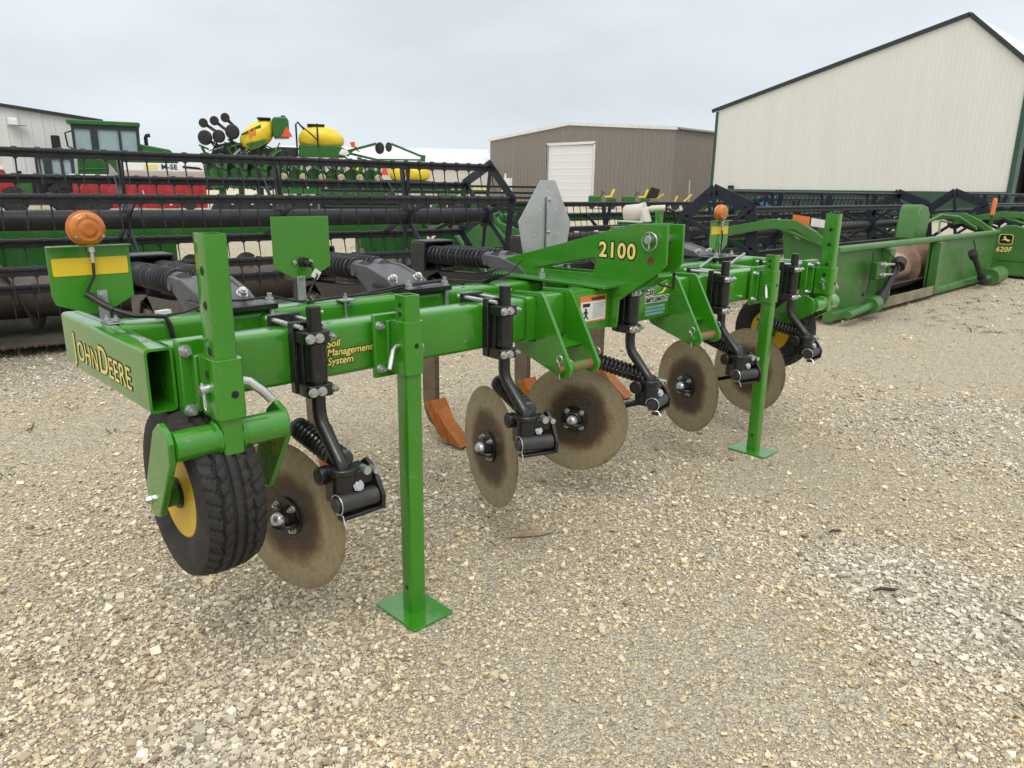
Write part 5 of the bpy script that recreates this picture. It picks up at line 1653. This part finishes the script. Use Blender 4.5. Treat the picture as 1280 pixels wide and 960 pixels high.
q = MB(); q.bar((P(424, 190)[0], -.5, P(0, 190)[1]), (P(463, 178.5)[0], -.5, P(0, 178.5)[1]), .10, .10, (0, 1, 0)); ma = q.obj('marker_arm', 'green_dark', t)
q = MB(); q.lathe([(.02, -.03), (.24, -.01), (.24, .01), (.02, .03)], (P(467, 184)[0], -.55, P(0, 184)[1]), (.7, .7, 0), 22); q.obj('marker_disc', 'trim_dark', ma)
q = MB(); q.bar((P(430, 191)[0], -.3, P(0, 191)[1]), (P(472, 200)[0], -.3, P(0, 200)[1]), .09, .09, (0, 1, 0)); q.obj('fold_link', 'green_dark', t)
q = MB(); q.prism([P(433, 184), P(437, 184), P(437, 177), P(431, 178)][::-1], (0, -.6, 0), (1, 0, 0), (0, 0, 1), .06); q.obj('rear_lamp', 'orange_red', t)
q = MB(); q.prism([P(416, 194), P(426, 196), P(428, 190), P(420, 187)], (0, -1.0, 0), (1, 0, 0), (0, 0, 1), .3); q.obj('white_bag', 'white', t, .05)

rr = random.Random(21)
q = MB()
for i in range(46):
    px = rr.uniform(268, 452); py = rr.uniform(186, 212) if px > 330 else rr.uniform(184, 200)
    x, z = P(px, py); y = rr.uniform(-1.0, .2)
    dx, dz = rr.uniform(-.7, .7), rr.uniform(-.7, .25)
    q.tube([(x, y, z), (x + dx * .4 + rr.uniform(-.1, .1), y - .1, z + dz * .5 + .12), (x + dx, y + rr.uniform(-.2, .2), z + dz)], rr.uniform(.018, .035), 6)
split_obj(q, 'hose', 'trim_dark', t)
for mm_, n_ in (('green_dark', 26), ('plastic', 22), ('grey_paint', 9)):
    q = MB()
    for i in range(n_):
        px = rr.uniform(266, 345); py = rr.uniform(183, 205)
        x, z = P(px, py); a = rr.uniform(0, PI)
        q.bar((x, -.75 + rr.uniform(-.1, .3), z), (x + .4 * math.cos(a), -.75, z + .3 * math.sin(a)), rr.uniform(.04, .10), .06, (0, 1, 0))
    split_obj(q, 'wing_linkage', mm_, t)
q = MB()
for i in range(26):
    px = rr.uniform(275, 455); py = rr.uniform(190, 228)
    x, z = P(px, py); y = rr.uniform(-.9, .1); a = rr.uniform(-.9, .9)
    q.bar((x, y, z), (x + .55 * math.cos(a), y, z + .55 * math.sin(a)), .07, .05, (0, 1, 0))
split_obj(q, 'link_bar', 'green_old', t)
t = facing('planter', 'second planter farther back with low yellow tanks and a raised marker arm', 'planter', 36.8, (23.55, 31.3))


def P(px, py): return ((px - 510) * .0440, 1.44 + (234 - py) * .0412)


a = tankpoly([(485, 222), (487, 211), (492, 206.5), (500, 206), (505, 211), (506, 224), (500, 230), (492, 229)], -.8, 1.0, 'tank', 'seed_tank', t, .18)
a = tankpoly([(505, 212), (509, 208), (530, 209), (535, 215), (534, 227), (510, 228), (506, 224)], -.8, 1.0, 'tank', 'seed_tank', t, .16)
a = tankpoly([(437, 222), (437, 209), (450, 207), (455, 212), (455, 224)], -.8, 1.0, 'tank', 'seed_tank', t, .12)
q = MB(); q.prism([P(476, 221), P(486, 221), P(481, 208)], (0, -1.1, 0), (1, 0, 0), (0, 0, 1), .03); q.obj('slow_vehicle_triangle', 'orange_red', t)
q = MB(); q.prism([P(430, 236), P(606, 236), P(606, 243), P(430, 243)][::-1], (0, -.6, 0), (1, 0, 0), (0, 0, 1), .35); q.obj('toolbar', 'green_dark', t)
q = MB(); q.prism([P(560, 235.5), P(606, 235.5), P(606, 237.5), P(560, 237.5)][::-1], (0, -.97, 0), (1, 0, 0), (0, 0, 1), .02); q.obj('stripe', 'deco_yellow', t)
q = MB(); q.prism([P(455, 233), P(535, 233), P(535, 227), P(455, 226)], (0, .2, 0), (1, 0, 0), (0, 0, 1), .9); q.obj('tank_platform', 'trim_dark', t)
q = MB(); q.span((P(462, 0)[0], -.5, .6), (P(466, 0)[0], -.3, P(0, 208)[1])); q.span((P(472, 0)[0], -.5, .6), (P(475, 0)[0], -.3, P(0, 206)[1])); q.obj('mast_frame', 'green_dark', t)
q = MB(); q.bar((P(526, 197)[0], -.4, P(0, 197)[1]), (P(489, 182)[0], -.4, P(0, 182)[1]), .11, .10, (0, 1, 0)); q.bar((P(526, 203)[0], -.4, P(0, 203)[1]), (P(527, 195)[0], -.4, P(0, 195)[1]), .25, .12, (0, 1, 0)); ma = q.obj('marker_arm', 'green_dark', t)
q = MB(); q.bar((P(524, 201)[0], -.35, P(0, 201)[1]), (P(470, 201.5)[0], -.35, P(0, 201.5)[1]), .08, .08, (0, 1, 0)); q.obj('fold_link', 'green_dark', t)
q = MB(); q.lathe([(.02, -.04), (.24, -.012), (.24, .012), (.02, .04)], (P(486, 186)[0], -.45, P(0, 186)[1]), (.7, .7, 0), 22); q.obj('marker_disc', 'trim_dark', ma)
q = MB(); q.prism([P(531, 214), P(535, 214), P(535, 209), P(532, 210)], (0, -1.0, 0), (1, 0, 0), (0, 0, 1), .06); q.obj('rear_lamp', 'orange_red', t)
for i in range(8):
    x = P(445 + i * 20, 0)[0]
    q = MB(); q.span((x - .1, -1.0, .5), (x + .15, -.7, 1.3)); ru = q.obj('row_unit', 'green_dark', t)
    q = MB(); q.lathe([(.08, -.09), (.36, -.08), (.40, 0), (.36, .08), (.08, .09)], (x, -1.1, .42), (0, 1, 0), 22); q.obj('gauge_wheel', 'rubber', ru)

# riding mowers and small implements in front of the brown shed
def mower(label, x, y, az, seat_back=1):
    t = facing('riding_mower', label, 'mower', az, (x, y), 0, 'mowers in front of the brown shed')
    q = MB(); q.prism(rrect(-.95, .35, -.1, .85, .1, 3), (0, .3, 0), (1, 0, 0), (0, 0, 1), .6); q.obj('hood', 'green_dark', t, .06)
    q = MB(); q.span((-.4, -.4, .3), (.9, .4, .48)); q.prism([(.2, .45), (.9, .45), (.85, .72), (.25, .7)], (0, .4, 0), (1, 0, 0), (0, 0, 1), .8); q.obj('chassis', 'green_dark', t, .02)
    q = MB(); q.prism([(.1, .72), (.6, .72), (.78, 1.25), (.62, 1.28), (.48, .85), (.1, .82)], (0, .28, 0), (1, 0, 0), (0, 0, 1), .56); q.obj('seat', 'tank', t, .05)
    q = MB(); q.cyl((-.15, 0, .8), (.02, 0, 1.05), .03, 8); q.lathe([(.17, -.02), (.2, 0), (.17, .02)], (.03, 0, 1.06), (.5, 0, 1), 18, True); q.obj('steering_wheel', 'dark', t)
    for xx, r in ((-.7, .2), (.6, .28)):
        for yy in (-.42, .42): wheel(t, xx, yy, r, r, .2, r * .5)
    q = MB(); q.span((-.3, -.6, .12), (.35, .6, .26)); q.obj('mower_deck', 'green_dark', t, .03)


mower('green riding mower with bright yellow seat beside the white roll door', 38.0, 29.6, 52)
mower('green riding mower with a dark canopy folded behind its yellow seat', 39.4, 27.9, 55)
q = MB(); q.prism([(.6, .7), (1.3, .75), (1.5, 1.3), (.9, 1.45)], (0, .4, 0), (1, 0, 0), (0, 0, 1), .8); o = q.obj('bagger', 'dark', [c for c in bpy.data.objects if c.name.startswith('riding_mower.001')][0], .08)
for lb, x, y, az, s in (('low yellow cart chassis right of the mowers', 40.6, 26.4, 57, 1.0), ('yellow frame implement with a tall thin mast near the shed corner', 41.6, 24.9, 59, .8)):
    t = facing('yellow_implement', lb, 'implement', az, (x, y))
    q = MB(); q.span((-.9 * s, -.4, .35), (.9 * s, .4, .5)); q.bar((-.9 * s, 0, .5), (-.2, 0, 1.0), .1, .1); q.bar((.5, 0, .4), (.7, 0, 1.3 if s < 1 else .9), .1, .1); q.obj('frame', 'tank', t, .01)
    for xx in (-.6 * s, .6 * s): wheel(t, xx, -.42, .28, .28, .16, .14)
    if s < 1:
        q = MB(); q.cyl((-.35, 0, .5), (-.4, 0, 1.9), .035, 8); q.obj('mast', 'zinc', t)
bb = thing('plastic_bin', 'small blue plastic bin glimpsed through the reel below the barn', 'bin', (38, 17.9, .05))
q = MB(); q.prism(rrect(-.55, -.45, .55, .45, .05, 2), (0, 0, .6), (1, 0, 0), (0, 1, 0), .75); q.obj('tub', 'blue', bb, .03)
q = MB(); q.span((-.5, -.4, 0), (.5, .4, .15)); q.span((-.4, -.3, .15), (.4, .3, .6)); q.obj('stand', 'grey_paint', bb)

# distant trees past the drill
def tree_mass():
    verts, faces = [], []
    rr = np.random.default_rng(5)
    for cx in np.arange(-30, 150, 2.2):
        h = rr.uniform(2.6, 4.2)
        for k in range(110):
            a = rr.normal(0, 1, 3); a /= np.linalg.norm(a)
            rd = rr.uniform(.5, 1)
            c = np.array([cx + a[0] * 1.9 * rd, 150 + a[1] * 1.5 * rd, max(.2, h * .55 + a[2] * h * .45 * rd)])
            u, v = rr.normal(0, .22, 3), rr.normal(0, .22, 3)
            i = len(verts); verts += [c - u, c + v, c + u, c - v]; faces.append((i, i + 1, i + 2, i + 3))
    me = bpy.data.meshes.new('distant_trees'); me.from_pydata([tuple(v) for v in verts], [], faces)
    me.materials.append(mat('distant_foliage', (.075, .10, .075), .8, 0, (.05, .075, .055), .4))
    o = bpy.data.objects.new('distant_trees', me); COL.objects.link(o); tag(o, 'low dark line of trees far beyond the red drill', 'trees', kind='stuff')


tree_mass()

# ---- litter on the gravel
q = MB(); q.tube([(0, 0, .006), (.06, .012, .012), (.14, .02, .010), (.2, .035, .006)], [.004, .016, .014, .003], 7)
o = q.obj('corn_husk', 'dried_leaf'); o.location = (.93, .12, .004); o.rotation_euler = (0, 0, rad(-38)); tag(o, 'dry tan husk lying on the gravel below the second disc', 'husk')
q = MB(); q.tube([(0, 0, .006), (.03, .004, .012), (.065, .0, .01), (.10, .008, .006)], [.003, .006, .007, .002], 6); q.tube([(.03, .004, .012), (.04, .02, .012)], [.003, .001], 5)
o = q.obj('twig', 'twig'); o.location = (1.62, -1.12, .010); o.rotation_euler = (0, 0, rad(-42)); o.scale = (1.0, 1.0, 1.0); tag(o, 'longer dark twig among the grey stones in the right foreground', 'twig', 'twigs on the gravel')
t2 = o.copy(); COL.objects.link(t2); t2.location = (1.98, -.80, .008); t2.rotation_euler = (0, 0, rad(-30)); t2.scale = (.75, .8, .9); tag(t2, 'smaller dark twig lying farther back, between the longer twig and the far stand', 'twig', 'twigs on the gravel')


def weeds():
    rr = random.Random(9)
    q = MB()
    spots = [(-.2, 3.1), (.1, 3.4), (-.45, 2.3), (.15, 2.7), (-.9, 1.6), (-.7, 2.9)] + [(rr.uniform(8, 13), rr.uniform(-.6, 1.0)) for _ in range(60)]
    for (x, y) in spots:
        for k in range(10):
            a = rr.uniform(0, 2 * PI); d = rr.uniform(0, .06); l = rr.uniform(.02, .05) * (1.0 if x < 5 else 2.0)
            p = Vector((x + d * math.cos(a), y + d * math.sin(a), .004))
            t_ = Vector((math.cos(a) * l, math.sin(a) * l, rr.uniform(.006, .022))); s_ = Vector((-math.sin(a), math.cos(a), 0)) * .006
            q._face([q.bm.verts.new(p - s_), q.bm.verts.new(p + s_), q.bm.verts.new(p + t_)])
    tag(q.obj('weeds', 'weed', flat=True), 'scattered small weeds and dark moss in the gravel', 'weeds', kind='stuff')


weeds()
